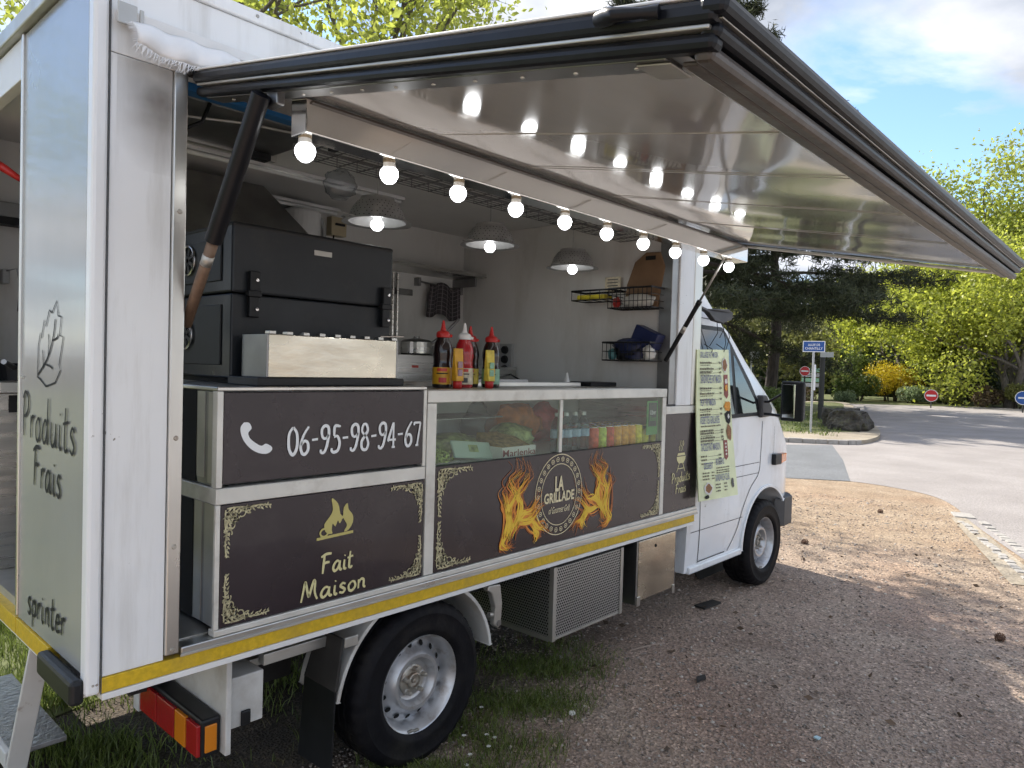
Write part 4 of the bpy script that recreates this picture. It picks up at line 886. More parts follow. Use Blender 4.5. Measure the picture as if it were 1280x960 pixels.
# --- wheels
def make_wheel(x, y, z=.337):
    """outer face towards -y"""
    n = 108; prof = [(.196, -.092), (.205, -.104), (.245, -.113), (.295, -.116), (.320, -.106), (.334, -.088), (.337, -.075), (.337, -.045), (.329, -.042), (.329, -.034), (.337, -.031), (.337, -.006), (.329, -.003), (.329, .006), (.337, .009), (.337, .031), (.329, .034), (.329, .042), (.337, .045), (.337, .075), (.334, .088), (.320, .106), (.300, .114), (.292, .1165), (.284, .114), (.245, .113), (.228, .1155), (.220, .113), (.205, .104), (.196, .092)]
    mb = MB(); c = Vector((x, y, z)); m = len(prof)
    for i, (r, h) in enumerate(prof):
        for k in range(n):
            rr = r-(.0065 if (k % 3 == 0 and abs(h) > .03 and r > .318) else 0); a = 2*math.pi*(k+(.4 if h > 0 else 0))/n
            mb.v.append((x+rr*math.cos(a), y-h, z+rr*math.sin(a)))
    mb.f += [(i*n+k, i*n+(k+1) % n, (i+1)*n+(k+1) % n, (i+1)*n+k) for i in range(m-1) for k in range(n)]
    w_ = smooth_by_angle(mb.build('wheel', 'tyre', TR), 30)
    mb = MB().lathe([(.196, -.09), (.17, -.08), (.165, .02), (.178, .055), (.186, .072), (.199, .086), (.203, .094), (.199, .099), (.193, .096), (.186, .080), (.176, .066), (.171, .040), (.166, .026), (.150, .030), (.136, .044), (.126, .064), (.114, .074), (.100, .073), (.090, .058), (.082, .040), (.072, .036), (.0001, .036)], c, 'y', 64)
    smooth_by_angle(mb.build('rim', 'rim', w_), 40)
    hb = MB().lathe([(.064, .036), (.064, .043), (.058, .047), (.034, .047), (.033, .060), (.028, .062), (.026, .050), (.012, .048), (.010, .058), (.0001, .060)], c, 'y', 32)
    smooth_by_angle(hb.build('hub', 'hub', w_), 35)
    for k in range(5):
        a = 2*math.pi*k/5+.3; q = (x+.052*math.cos(a), y, z+.052*math.sin(a)); MB().lathe([(.0001, .074), (.008, .073), (.0105, .064), (.0105, .050), (.0145, .048), (.0145, .040)], q, 'y', 10).build('wheel_bolt', 'hub', w_)
    for k in range(15):
        a = 2*math.pi*k/15; er = Vector((math.cos(a), 0, math.sin(a))); et = Vector((-math.sin(a), 0, math.cos(a))); nrm = (Vector((0, -.86, 0))+er*.5)
        e2 = (er*.86+Vector((0, .5, 0))).normalized(); q = c+er*.1518+Vector((0, -.0368, 0)); mb = MB()
        mb.poly([q+et*.0115*math.cos(b)+e2*.0135*math.sin(b) for b in [j*.5236 for j in range(12)]]); mb.build('vent_hole', 'hole', w_)
    for aa in (4.45, 4.62): MB().box(x+.19*math.cos(aa)-.014, x+.19*math.cos(aa)+.014, y-.1, y-.088, z+.192*math.sin(aa)-.004, z+.192*math.sin(aa)+.006).build('balance_weight', 'hub', w_, bev=.002)
    return w_
make_wheel(1.269, .125); make_wheel(4.823, .165)
def far_wheel(x):
    MB().lathe([(.196, -.09), (.245, -.113), (.32, -.106), (.337, -.075), (.337, .075), (.32, .106), (.245, .113), (.196, .09), (.1, .04), (.0001, .03)], (x, 1.86, .337), 'y', 40).build('wheel', 'tyre', TR, smooth=True)
far_wheel(1.269); far_wheel(4.823)
# mudguards: thin white arcs round the rear wheel
mb = MB()
def arc_sheet(cx, cz, r, a0, a1, y0, y1, th, n=28):
    mb = MB(); pts = []
    for k in range(n+1):
        a = a0+(a1-a0)*k/n; pts.append((math.cos(a), math.sin(a)))
    vs = []
    for c_, s_ in pts: vs += [(cx+r*c_, y0, cz+r*s_), (cx+(r+th)*c_, y0, cz+(r+th)*s_), (cx+(r+th)*c_, y1, cz+(r+th)*s_), (cx+r*c_, y1, cz+r*s_)]
    fs = []
    for k in range(n):
        a = 4*k; b = 4*k+4; fs += [(a, a+1, b+1, b), (a+1, a+2, b+2, b+1), (a+2, a+3, b+3, b+2), (a+3, a, b, b+3)]
    return mb.add(vs, fs+[(0, 1, 2, 3), (4*n, 4*n+3, 4*n+2, 4*n+1)])
smooth_by_angle(arc_sheet(1.269, .335, .405, rad(8), rad(172), .02, .28, .016).build('mudguard', 'chassis_white', TR, bev=.003))
smooth_by_angle(arc_sheet(1.269, .335, .405, rad(8), rad(172), 1.7, 1.96, .016).build('mudguard', 'chassis_white', TR))
br = MB().prism([(1.665, .03, .662), (1.745, .03, .655), (1.762, .03, .56), (1.755, .03, .47), (1.735, .03, .448), (1.71, .03, .47), (1.715, .03, .55), (1.69, .03, .62), (1.66, .03, .64)], (0, .035, 0)).build('mudguard_bracket', 'alu_dull', TR, bev=.006)
MB().lathe([(.0001, .006), (.012, .006), (.014, 0)], (1.737, .03, .475), 'y', 12).build('bolt', 'steel_dark', br)
MB().tube([(1.69, .05, .52), (1.735, .05, .51)], .012, 8).build('bracket_pin', 'alu_dull', TR)
fl = MB().hexa([(.838, .03, .125), (.845, .03, .125), (.845, .255, .12), (.838, .255, .12), (.842, .018, .455), (.849, .018, .455), (.849, .225, .455), (.842, .225, .455)]).build('mud_flap', 'black_plastic', TR, bev=.002)
MB().hexa([(.838, .014, .44), (.852, .014, .44), (.852, .225, .44), (.838, .225, .44), (.856, .0, .64), (.868, .0, .64), (.868, .16, .64), (.856, .16, .64)]).build('flap_holder', 'underbody', fl, bev=.003)
part('flap_clip', 'alu_dull', (.868, .93, .0, .012, .60, .64), parent=fl, bev=.004)
# --- perforated locker and steel locker under the sill
lk = part('mesh_locker', 'underbody', (2.14, 2.745, .03, .70, .30, .66), bev=0)
part('perforated_sheet', 'perforated', (2.145, 2.742, .020, .0295, .30, .655), parent=lk, bev=.001)
part('perforated_sheet', 'perforated', (2.130, 2.1395, .05, .70, .30, .655), parent=lk, bev=.001)
part('locker_frame', 'alu_dull', (2.122, 2.148, .014, .045, .284, .66), (2.724, 2.75, .014, .0195, .284, .66), (2.124, 2.139, .045, .70, .278, .30), (2.149, 2.76, .0205, .06, .286, .299), parent=lk, bev=.002)
sk = part('steel_locker', 'steel_warm', (2.915, 3.335, .016, .60, .312, .664), bev=.003)
part('locker_edge', 'steel_dark', (2.898, 2.914, .02, .60, .29, .664), (3.336, 3.35, .02, .3, .30, .664), parent=sk, bev=.002)
part('locker_foot', 'alu', (2.90, 2.935, .01, .016, .285, .34), (3.31, 3.335, .01, .016, .275, .33), parent=sk, bev=.002)
MB().lathe([(.0001, .003), (.009, .003), (.011, 0)], (3.10, .016, .612), 'y', 14).build('keyhole', 'hole', sk)
part('pillar_guard', 'post_grey', (3.352, 3.42, .10, .5, .31, .66), bev=.01)
# --- serving counter: drawers, panels, display case
part('lower_drawer', 'steel_dark', (.374, 1.238, .012, .62, .800, 1.196), bev=.003); part('upper_drawer', 'steel_dark', (.374, 1.238, .035, .62, 1.252, 1.560), bev=.003)
for b_ in ((.3715, .3735, .012, .085, .802, 1.194), (.3715, .3735, .105, .16, .802, 1.194), (.3715, .3735, .036, .07, 1.262, 1.555), (.3715, .3735, .095, .15, 1.275, 1.555)): part('side_stile', 'alu_dull', b_, bev=0)
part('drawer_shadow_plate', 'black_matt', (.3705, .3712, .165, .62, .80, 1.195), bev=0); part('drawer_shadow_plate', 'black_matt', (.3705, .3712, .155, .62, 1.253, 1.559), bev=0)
part('counter_band', 'white_frame', (.366, 1.236, -.004, .60, 1.198, 1.250), bev=.003)
part('counter_top', 'alu', (.366, 1.236, -.004, .62, 1.5605, 1.574), bev=.003)
part('counter_upright', 'white_frame', (.366, .386, -.004, .03, 1.2515, 1.560), (1.220, 1.236, -.004, .03, 1.2515, 1.560), (.366, .382, -.004, .011, .798, 1.197), bev=.002)
part('counter_foot', 'white_frame', (.364, 3.55, -.010, .03, .777, .798), bev=.003)
p1 = part('upper_panel', 'panel_brown', (.388, 1.218, -.003, .02, 1.262, 1.556), bev=.002)
p2 = part('lower_panel', 'panel_brown', (.384, 1.232, -.003, .011, .800, 1.196), bev=.002)
p3 = part('case_panel', 'panel_brown', (1.292, 3.090, -.003, .02, .800, 1.243), bev=.002)
p4 = part('end_panel', 'panel_brown', (3.136, 3.546, -.003, .03, .800, 1.402), bev=.002)
part('end_cap', 'white_frame', (3.134, 3.556, -.006, .20, 1.403, 1.450), bev=.003)
part('end_shelf', 'black_plastic', (3.136, 3.25, .0, .20, 1.4505, 1.462), bev=.002)
part('case_upright', 'white_frame', (1.240, 1.290, -.006, .03, .800, 1.506), (3.0915, 3.132, -.006, .03, .800, 1.506), bev=.003)
part('case_rail', 'white_frame', (1.240, 3.134, -.008, .05, 1.5075, 1.558), bev=.003)
part('case_mullion', 'white_frame', (2.108, 2.130, -.004, .012, 1.244, 1.506), bev=.001)
part('case_floor', 'white_plain', (1.292, 3.09, .021, .62, 1.215, 1.232), bev=0)
part('case_top', 'steel', (1.240, 3.134, .051, .66, 1.545, 1.560), bev=.002)
part('case_back', 'inner_wall', (1.301, 3.079, .612, .628, 1.235, 1.544), bev=0)
part('case_shelf', 'perforated', (1.30, 2.05, .33, .61, 1.40, 1.406), bev=0)
part('case_side', 'steel', (1.2925, 1.30, .03, .62, 1.235, 1.544), (3.08, 3.0895, .03, .62, 1.235, 1.544), bev=0)
part('service_rail', 'alu', (1.30, 2.72, .33, .43, 1.5605, 1.582), bev=.003)
for a, b in ((1.2915, 2.107), (2.1305, 3.0905)): part('display_pane', 'case_glass', (a, b, .004, .009, 1.2435, 1.5065), bev=0)
part('pane_edge', 'black_plastic', (1.2915, 3.0905, -.0045, .003, 1.2405, 1.2455), bev=0)
SP = Plane((0, -.003, 0), (1, 0, 0), (0, 0, 1))
# phone number
lettering('lettering', '06-95-98-94-67', SP, .612, 1.205, 1.340, 1.435, 'white_print', p1, .0100, gap=.05)
mb = MB(); hs = [(.10, 1.0), (.26, .98), (.34, .80), (.24, .66), (.30, .48), (.48, .32), (.66, .22), (.80, .28), (.98, .18), (1.0, .06), (.86, -.04), (.62, -.02), (.36, .12), (.14, .36), (.02, .62), (.0, .85)]
flat(mb, SP, [(.443+p[0]*.112, 1.356+p[1]*.103) for p in catmull(hs+[hs[0]], 3)[:-1]]); mb.build('handset_icon', 'white_print', p1)
# fait maison
mb = MB()
def fi(p): return (.735+p[0]*.155, 1.026+p[1]*.146)
flat(mb, SP, [fi(p) for p in catmull([(.22, .2), (.2, .38), (.34, .55), (.42, .72), (.38, 1.0), (.56, .84), (.62, .6), (.70, .52), (.72, .72), (.82, .82), (.86, .66), (.98, .5), (.98, .3), (.86, .14), (.74, .12), (.82, .26), (.76, .38), (.70, .46), (.62, .34), (.56, .42), (.5, .28), (.42, .36), (.40, .2), (.42, .12), (.3, .12)], 3)])
flat(mb, SP, [fi((.0, .0)), fi((1.0, .04)), fi((1.0, .11)), fi((.0, .07))]); ellipse_ring(mb, SP, *fi((.19, .17)), .016, .014, .007, n=20); mb.build('fire_logo', 'gold', p2)
lettering('lettering', 'Fait', SP, .755, .892, .903, .972, 'gold_pale', p2, .0088, slope=.02); lettering('lettering', 'Maison', SP, .675, .952, .818, .886, 'gold_pale', p2, .0088, slope=.0)
# corner ornaments
def ornament(pl, a0, b0, sa, sb, parent, s=.21, wd=.0042):
    mb = MB(); rg = random.Random(11)
    def mp(p): return (a0+sa*p[0]*s, b0+sb*p[1]*s)
    def spiral(cx, cy, r, a, turns, dirn): ribbon(mb, pl, [mp((cx+r*(1-.78*k/16)*math.cos(a+dirn*turns*6.28*k/16), cy+r*(1-.78*k/16)*math.sin(a+dirn*turns*6.28*k/16))) for k in range(17)], wd, .0025)
    def leaf(x, y, a, l, w_):
        c_, s_ = math.cos(a), math.sin(a); flat(mb, pl, [mp((x+c_*u*l-s_*v*w_, y+s_*u*l+c_*v*w_)) for u, v in ((0, 0), (.3, .5), (.65, .35), (1, 0), (.65, -.35), (.3, -.5))], .003)
    for sw in (0, 1):
        q = (lambda x, y: (y, x)) if sw else (lambda x, y: (x, y)); dn = -1 if sw else 1
        for cx, cy, r, a, t_ in ((.36, .16, .14, 2.0, 1.4), (.20, .20, .13, .5, 1.3), (.52, .10, .08, 1.0, 1.2)):
            spiral(*q(cx, cy), r, (1.57-a if sw else a), t_, dn)
        ribbon(mb, pl, [mp(q(*p)) for p in ((.06, .04), (.3, .03), (.55, .06), (.75, .04), (1.0, .07))], wd*1.2, .0025)
        for k in range(20):
            u = .08+.92*k/20; a = rg.uniform(.3, 1.3)*(1 if k % 2 else -1); x_, y_ = u, .07+.07*(1-u)*rg.random(); l_ = .13*(1.1-.5*u)
            if sw: leaf(y_, x_, 1.57-a, l_, .038)
            else: leaf(x_, y_, a, l_, .038)
        for k in range(16):
            x_, y_ = rg.uniform(.04, .5), rg.uniform(.03, .24); 
            if x_+y_ > .6: continue
            leaf(*q(x_, y_), rg.uniform(0, 6.28), .055, .03)
    return mb.build('corner_ornament', 'ornament', parent)
for sa, a0 in ((1, .392), (-1, 1.226)):
    for sb, b0 in ((1, .808), (-1, 1.190)): ornament(SP, a0, b0, sa, sb, p2, .165)
for sa, a0 in ((1, 1.302), (-1, 3.084)):
    for sb, b0 in ((1, .808), (-1, 1.236)): ornament(SP, a0, b0, sa, sb, p3, .205)
# round badge
bx, bz, brx, brz = 2.118, 1.036, .185, .200
mb = MB(); ellipse_ring(mb, SP, bx, bz, brx, brz, .0042); ellipse_ring(mb, SP, bx, bz, brx*.76, brz*.76, .0036)
for k in range(26):
    a = 6.28318*k/26; cx, cz = bx+brx*.88*math.cos(a), bz+brz*.88*math.sin(a); ellipse_ring(mb, SP, cx, cz, .0105, .0105, .003, n=14); flat(mb, SP, [(cx+.004*math.cos(b), cz+.004*math.sin(b)) for b in [j*.785 for j in range(8)]], .003)
mb.build('badge_ring', 'cream_print', p3)
text('lettering', 'LA', SP, 2.083, 2.152, 1.052, 1.128, 'cream_print', p3, bold=.035); text('lettering', 'GRILLADE', SP, 2.000, 2.240, .998, 1.050, 'cream_print', p3, bold=.03)
text('lettering', 'of Gourmet Grill', SP, 2.035, 2.20, .945, .978, 'cream_print', p3, shear=.2)
def fire_print(pl, cx, cz, w_, h, mir, parent, seed):
    rg = random.Random(seed); mbs = {'flame_dark': MB(), 'flame_orange': MB(), 'flame_yellow': MB()}
    def mp(p): return (cx+mir*p[0]*w_, cz+p[1]*h)
    main = [[(.10, .06), (.16, .25), (.12, .42), (.22, .60), (.14, .74), (.30, .86), (.26, 1.0)], [(.12, .12), (.26, .3), (.30, .45), (.24, .58), (.36, .72), (.44, .82), (.40, .95)], [(.08, .1), (.12, .3), (.06, .5), (.02, .62), (.10, .70)], [(.2, .2), (.36, .34), (.5, .36), (.62, .48), (.66, .60)], [(.3, .24), (.5, .22), (.64, .36), (.76, .40)], [(.5, .25), (.62, .12), (.75, .08), (.86, .0)], [(.56, .18), (.64, .06), (.60, -.02)], [(.06, .1), (.02, .02), (.12, -.05), (.22, .0)]]
    for li, (m, k, dd, jit) in enumerate((('flame_dark', 1.3, .0022, .055), ('flame_orange', 1.0, .0032, .042), ('flame_yellow', .75, .0042, .030))):
        for st in main:
            for rep in range(7):
                o_ = (rg.gauss(0, jit), rg.gauss(0, jit*.6)); e_ = [mp((p[0]+o_[0]+rg.gauss(0, jit*.5), p[1]+o_[1]+rg.gauss(0, jit*.4))) for p in st]
                ribbon(mbs[m], pl, e_[:max(3, len(e_)-(li > 1)-(rep % 2))], .0165*k*rg.uniform(.4, 1.0), dd+.00012*rep, wfn=lambda u: .10+math.sin(min(1, u*1.15)*2.6+.35)**2*(1-u*.75))
    for m, q in mbs.items(): q.build('fire_print', m, parent)
fire_print(SP, 1.70, .845, .40, .385, 1, p3, 3); fire_print(SP, 2.565, .845, .40, .385, -1, p3, 8)
# end panel print
mb = MB(); gx, gz = 3.335, 1.135
flat(mb, SP, [(gx-.055, gz), (gx+.055, gz), (gx+.052, gz-.02), (gx+.03, gz-.042), (gx-.03, gz-.042), (gx-.052, gz-.02)]); flat(mb, SP, [(gx-.05, gz+.006), (gx+.05, gz+.006), (gx+.04, gz+.022), (gx-.04, gz+.022)])
for a, b in ((-.02, -.05), (.02, .05)): ribbon(mb, SP, [(gx+a, gz-.04), (gx+b, gz-.095)], .006, smooth=False)
ribbon(mb, SP, [(gx-.035, gz-.075), (gx+.035, gz-.075)], .005, smooth=False)
for k in (-.02, 0, .02): ribbon(mb, SP, [(gx+k, gz+.035), (gx+k-.008, gz+.055), (gx+k+.006, gz+.078), (gx+k-.002, gz+.10)], .004)
mb.build('grill_icon', 'gold_pale', p4)
lettering('lettering', 'Produits', SP, 3.225, 3.452, .972, 1.035, 'gold_pale', p4, .0058, slope=.05); lettering('lettering', 'Frais', SP, 3.275, 3.405, .905, .965, 'gold_pale', p4, .006, slope=.05)
# --- awning (the raised serving hatch)
al = math.atan2(.33, 1.735); AO = Vector((0, -math.cos(al), -math.sin(al))); AN = Vector((0, -math.sin(al), math.cos(al))); AW = 1.722; AX0, AX1 = .285, 3.235
def aw(x, t, n): return Vector((x, -.03, 2.520)) + AO*t + AN*n
def abox(mb, x0, x1, t0, t1, n0, n1): return mb.hexa([aw(x0, t0, n0), aw(x1, t0, n0), aw(x1, t1, n0), aw(x0, t1, n0), aw(x0, t0, n1), aw(x1, t0, n1), aw(x1, t1, n1), aw(x0, t1, n1)])
aw_o = abox(MB(), AX0, AX1, .0, AW-.03, -.018, .0).build('awning', 'white_plain', TR, bev=.004)
def skin(u, v):
    x = AX0+.045+(AX1-AX0-.09)*u; t = .03+(AW-.11)*v
    return aw(x, t, -.050+.0012*math.sin(x*5+1.2*t)+.0008*math.sin(t*7+x*2.3)+.0004*math.sin(x*15))
smooth_by_angle(MB().grid(skin, 70, 40).build('awning_lining', 'awning_skin', aw_o), 60)
for tt in (.80, 1.25, 1.78, 2.40):      # joints pressed across the lining
    abox(MB(), tt, tt+.003, .50, AW-.12, -.0532, -.0505).build('lining_joint', 'awning_skin', aw_o)
def edge_strip(mat, name, x0, x1, t0, t1, n0, n1, bev=.006): return abox(MB(), x0, x1, t0, t1, n0, n1).build(name, mat, aw_o, bev=bev)
# rear edge
edge_strip('rubber_black', 'edge_seal', AX0-.028, AX0+.012, .0, AW, -.034, -.001, .010)
edge_strip('rubber_black', 'edge_seal', AX0-.014, AX0+.020, .0, AW, -.068, -.042, .010)
edge_strip('alu_dull', 'edge_trim', AX0-.020, AX0+.010, .02, AW-.01, -.0415, -.0345, .002)
edge_strip('steel_dark', 'edge_flange', AX0+.0205, AX0+.075, .0, AW-.10, -.066, -.0575, .002)
edge_strip('white_plain', 'edge_top', AX0-.026, AX0+.02, .0, AW, .0005, .006, .002)
# front edge
edge_strip('rubber_brown', 'edge_seal', AX1-.02, AX1+.012, .0, AW, -.034, -.001, .010)
edge_strip('alu_dull', 'edge_flange', AX1-.07, AX1+.008, .0, AW-.05, -.066, -.0575, .002)
# long outer edge: three lips
edge_strip('rubber_black', 'edge_seal', AX0-.03, AX1+.014, AW-.030, AW+.016, -.024, .004, .010)
edge_strip('rubber_black', 'edge_seal', AX0-.012, AX1+.010, AW-.030, AW+.004, -.052, -.027, .010)
edge_strip('alu_dull', 'edge_trim', AX0-.012, AX1+.010, AW-.030, AW+.006, -.0268, -.0245, .001)
edge_strip('rubber_brown', 'edge_seal', AX0+.0, AX1+.006, AW-.040, AW-.006, -.080, -.0555, .009)
edge_strip('rubber_brown', 'edge_flange', AX0+.022, AX1-.01, AW-.070, AW-.041, -.078, -.0700, .004)
edge_strip('alu', 'edge_trim', AX0+.075, AX1-.07, AW-.094, AW-.071, -.0655, -.0585, .003)
for k in range(34):
    x_ = AX0+.12+k*.0865; q = aw(x_, AW-.082, -.066); MB().lathe([(.0001, -.003), (.004, -.002), (.005, .0)], q, 'z', 8).build('rivet', 'steel_dark', aw_o)
for k in range(12):
    q = aw(AX0+.05, .12+.13*k, -.0665); MB().lathe([(.0001, -.003), (.004, -.002), (.005, .0)], q, 'z', 8).build('rivet', 'alu', aw_o)
edge_strip('alu_dull', 'corner_plate', AX0+.03, AX0+.10, AW-.16, AW-.095, -.0705, -.0665, .002)
mb = MB(); q0, q1, q2 = aw(AX0-.034, AW-.20, -.016), aw(AX0-.058, AW-.155, -.022), aw(AX0-.034, AW-.09, -.016)
mb.tube([q0, q0.lerp(q1, .7), q1, q1.lerp(q2, .6), q2], [.013, .014, .011, .008, .011], 12); smooth_by_angle(mb.build('pull_handle', 'rubber_black', aw_o))
# light beam below the awning
lb = MB().hexa([(.385, -.452, 2.288), (3.20, -.452, 2.288), (3.20, -.372, 2.288), (.385, -.372, 2.288), (.385, -.452, 2.380), (3.20, -.452, 2.380), (3.20, -.372, 2.394), (.385, -.372, 2.394)]).build('light_beam', 'beam_steel', TR, bev=.004)
part('beam_lip', 'rubber_brown', (.40, 3.19, -.462, -.4525, 2.370, 2.376), parent=lb, bev=0)
# struts
a = Vector((.278, .03, 1.765)); b = Vector((.272, -.415, 2.365))
st = MB().tube([a.lerp(b, .40), b], .0255, 16).build('gas_strut', 'rubber_black', TR); smooth_by_angle(st)
M('rod_rust', (.20, .135, .095), .5, .6, var=.3, scale=20, dirt=(.12, .06, .03), dscale=12)
MB().tube([a, a.lerp(b, .42)], .0165, 14).build('strut_rod', 'rod_rust', st, smooth=True); MB().tube([a.lerp(b, .29), a.lerp(b, .335)], .0172, 14).build('strut_sleeve', 'alu_dull', st, smooth=True)
part('strut_bracket', 'steel_dark', (.298, .322, -.45, -.39, 2.34, 2.40), parent=st, bev=.004)
a = Vector((3.10, -.008, 1.725)); b = Vector((3.035, -.405, 2.318))
st = MB().tube([a, a.lerp(b, .56)], .0135, 14).build('gas_strut', 'black_plastic', TR); smooth_by_angle(st)
MB().tube([a.lerp(b, .55), b], .0065, 10).build('strut_rod', 'alu_dull', st, smooth=True); MB().tube([a.lerp(b, .28), a.lerp(b, .34)], .0140, 14).build('strut_label', 'alu_dull', st, smooth=True)
MB().tube([a.lerp(b, .54), a.lerp(b, .58)], .0155, 14).build('strut_collar', 'black_plastic', st, smooth=True)
# --- cab
YC = .99
XS = [3.56, 3.75, 3.95, 4.15, 4.25, 4.50, 4.82, 5.02, 5.10, 5.25, 5.36, 5.46, 5.53, 5.57]
ZT = [2.55, 2.385, 2.21, 2.045, 1.995, 1.79, 1.56, 1.42, 1.335, 1.21, 1.105, 1.00, .90, .78]
SI = [.0, .0, .0, .0, .0, .0, .0, .004, .010, .028, .058, .125, .26, .50]
def ysd(z): return .06 + (max(0, z-1.36)*.115) + max(0, .55-z)*.06
rings = []
for x_, zt, si in zip(XS, ZT, SI):
    zb = min(1.36, zt-.13); lev = [.335, .45, .62, .8, .8+(zb-.8)*.5, zb, zb+(zt-.10-zb)*.5, zt-.10]
    sec = [(x_, ysd(z)+si, z) for z in lev]; yl = ysd(zt-.10)+si
    sec += [(x_, yl+.022, zt-.045), (x_, yl+.065, zt-.012), (x_, yl+.15, zt+.004), (x_, yl+(YC-yl)*.5, zt+.03)]
    full = sec+[(x_, YC, zt+.04)]+[(x_, 2*YC-p[1], p[2]) for p in sec[::-1]]; rings.append(full)
mb = MB(); n_ = len(rings[0])
for r_ in rings: mb.v += r_
mb.f = [(i*n_+k, i*n_+k+1, (i+1)*n_+k+1, (i+1)*n_+k) for i in range(len(rings)-1) for k in range(n_-1)]
mb.f += [(i*n_+n_-1, i*n_, (i+1)*n_, (i+1)*n_+n_-1) for i in range(len(rings)-1)]
mb.f += [tuple(range(n_))[::-1], tuple(range((len(rings)-1)*n_, len(rings)*n_))]
cab = mb.build('cab', 'cab_paint', TR)
bm = bmesh.new(); bm.from_mesh(cab.data); bmesh.ops.recalc_face_normals(bm, faces=bm.faces); bm.to_mesh(cab.data); bm.free()
cutb = MB().tube([(4.823, -.2, .35), (4.823, .48, .35)], .425, 48); cut(cab, cutb)
cutb = MB().tube([(4.823, 1.5, .35), (4.823, 2.2, .35)], .425, 48); cut(cab, cutb)
cutb = MB().box(5.12, 5.9, -.1, 2.2, .1, .445); cut(cab, cutb)
smooth_by_angle(cab, 32)
for i_ in range(len(cab.data.materials)-1): pass
MB().tube([(4.823, .475, .35), (4.823, .49, .35)], .424, 40).build('wheel_well', 'underbody', TR)
# arch lip, sill, seams
smooth_by_angle(arc_sheet(4.823, .35, .424, rad(42), rad(180), .046, .075, .022, 36).build('arch_lip', 'cab_paint', cab, bev=.004))
part('sill', 'cab_paint', (3.60, 4.40, .052, .12, .322, .372), parent=cab, bev=.012)
CP = Plane((0, .0585, 0), (1, 0, 0), (0, 0, 1))
def seam(pts, wd=.009, d=.0015, smooth=True, mat='ink_soft'):
    # follows the tumblehome of the cab side
    mb = MB(); q = catmull(pts) if smooth else pts; m = len(q); L_, R_ = [], []
    for i in range(m):
        a = q[max(i-1, 0)]; b = q[min(i+1, m-1)]; tx, ty = b[0]-a[0], b[1]-a[1]; l = math.hypot(tx, ty) or 1e-9
        for s_, lst in ((1, L_), (-1, R_)):
            xx, zz = q[i][0]-s_*ty/l*wd/2, q[i][1]+s_*tx/l*wd/2; lst.append((xx, ysd(zz)-d, zz))
    mb.add(L_+R_, [(i+1, i, m+i, m+i+1) for i in range(m-1)]); return mb.build('door_seam', mat, cab)
seam([(3.735, .375), (3.735, .7), (3.715, 1.0), (3.70, 1.36)]); seam([(3.735, .385), (4.14, .385)], smooth=False)
seam([(4.70, 1.30), (4.69, 1.05), (4.66, .90), (4.52, .80), (4.40, .66), (4.30, .50), (4.18, .385)])
seam([(3.735, .60), (4.40, .60)], .005, smooth=False); seam([(3.735, .905), (4.66, .905)], .005, smooth=False); seam([(3.735, .985), (4.67, .985)], .005, smooth=False)
seam([(3.61, .60), (3.735, .60)], .005, smooth=False); seam([(4.60, 1.345), (4.95, 1.33), (5.05, 1.30)], .006); seam([(4.94, 1.25), (4.935, 1.05), (4.92, .95)], .004)
seam([(3.58, 2.03), (3.75, 2.035), (4.0, 2.03), (4.14, 2.015)], .006)
# side window: black surround and glass
def side_poly(name, pts, off, mat, parent, th=.004):
    a = [(x_, ysd(z)-off, z) for x_, z in pts]; return MB().prism(a, (0, th, 0)).build(name, mat, parent, bev=.001)
wn = side_poly('window_surround', [(3.63, 1.335), (4.64, 1.345), (4.665, 1.40), (4.50, 1.605), (4.30, 1.80), (4.16, 1.945), (4.10, 1.985), (3.63, 1.985)], .006, 'black_plastic', cab, .02)
def glass_poly(pts): side_poly('window_glass', pts, .0085, 'cab_glass', cab, .004)
glass_poly([(3.65, 1.365), (4.20, 1.368), (4.20, 1.862), (4.10, 1.955), (3.65, 1.955)]); glass_poly([(4.245, 1.368), (4.60, 1.372), (4.615, 1.40), (4.245, 1.80)])
mb = MB().prism([(4.35, .20, 1.93), (5.03, .23, 1.41), (5.03, 1.75, 1.41), (4.35, 1.78, 1.93)], (.012, 0, .016)); mb.build('windscreen', 'cab_glass', cab)
# handle
part('door_handle', 'black_plastic', (3.80, 3.95, .035, .052, 1.19, 1.225), parent=cab, bev=.006)
# indicator
ti = part('turn_signal', 'black_plastic', (4.905, 5.03, .026, .062, .945, 1.03), parent=TR, bev=.006)
MB().hexa([(5.031, .028, .948), (5.20, .055, .955), (5.20, .13, .955), (5.031, .10, .948), (5.031, .028, 1.027), (5.20, .055, 1.02), (5.20, .13, 1.02), (5.031, .10, 1.027)]).build('lens', 'orange_lens', ti, bev=.006)
# front bumper and grille
pln = [(5.165, .042), (5.34, .05), (5.46, .12), (5.56, .28), (5.63, .6), (5.65, .99)]; pln += [(p[0], 2*YC-p[1]) for p in pln[:-1][::-1]]; inn = [(p[0]-.10, p[1]+(.05 if p[1] < YC else -.05 if p[1] > YC else 0)) for p in pln][::-1]
M('bumper_grey', (.055, .055, .058), .55, var=.15, scale=10)
mb = MB(); ring = pln
for k in range(len(pln)-1):
    a, b = pln[k], pln[k+1]; c_, d_ = inn[len(inn)-2-k], inn[len(inn)-1-k]
    pass
nb = len(pln); io = inn[::-1]
for k in range(nb): mb.v += [(*pln[k], .42), (*pln[k], .655), (*io[k], .655), (*io[k], .42)]
for k in range(nb-1): a = 4*k; b = a+4; mb.f += [(a, b, b+1, a+1), (a+1, b+1, b+2, a+2), (a+2, b+2, b+3, a+3), (a+3, b+3, b, a)]
mb.f += [(0, 1, 2, 3), (4*nb-1, 4*nb-2, 4*nb-3, 4*nb-4)]
mb.build('bumper', 'bumper_grey', TR, bev=.012)
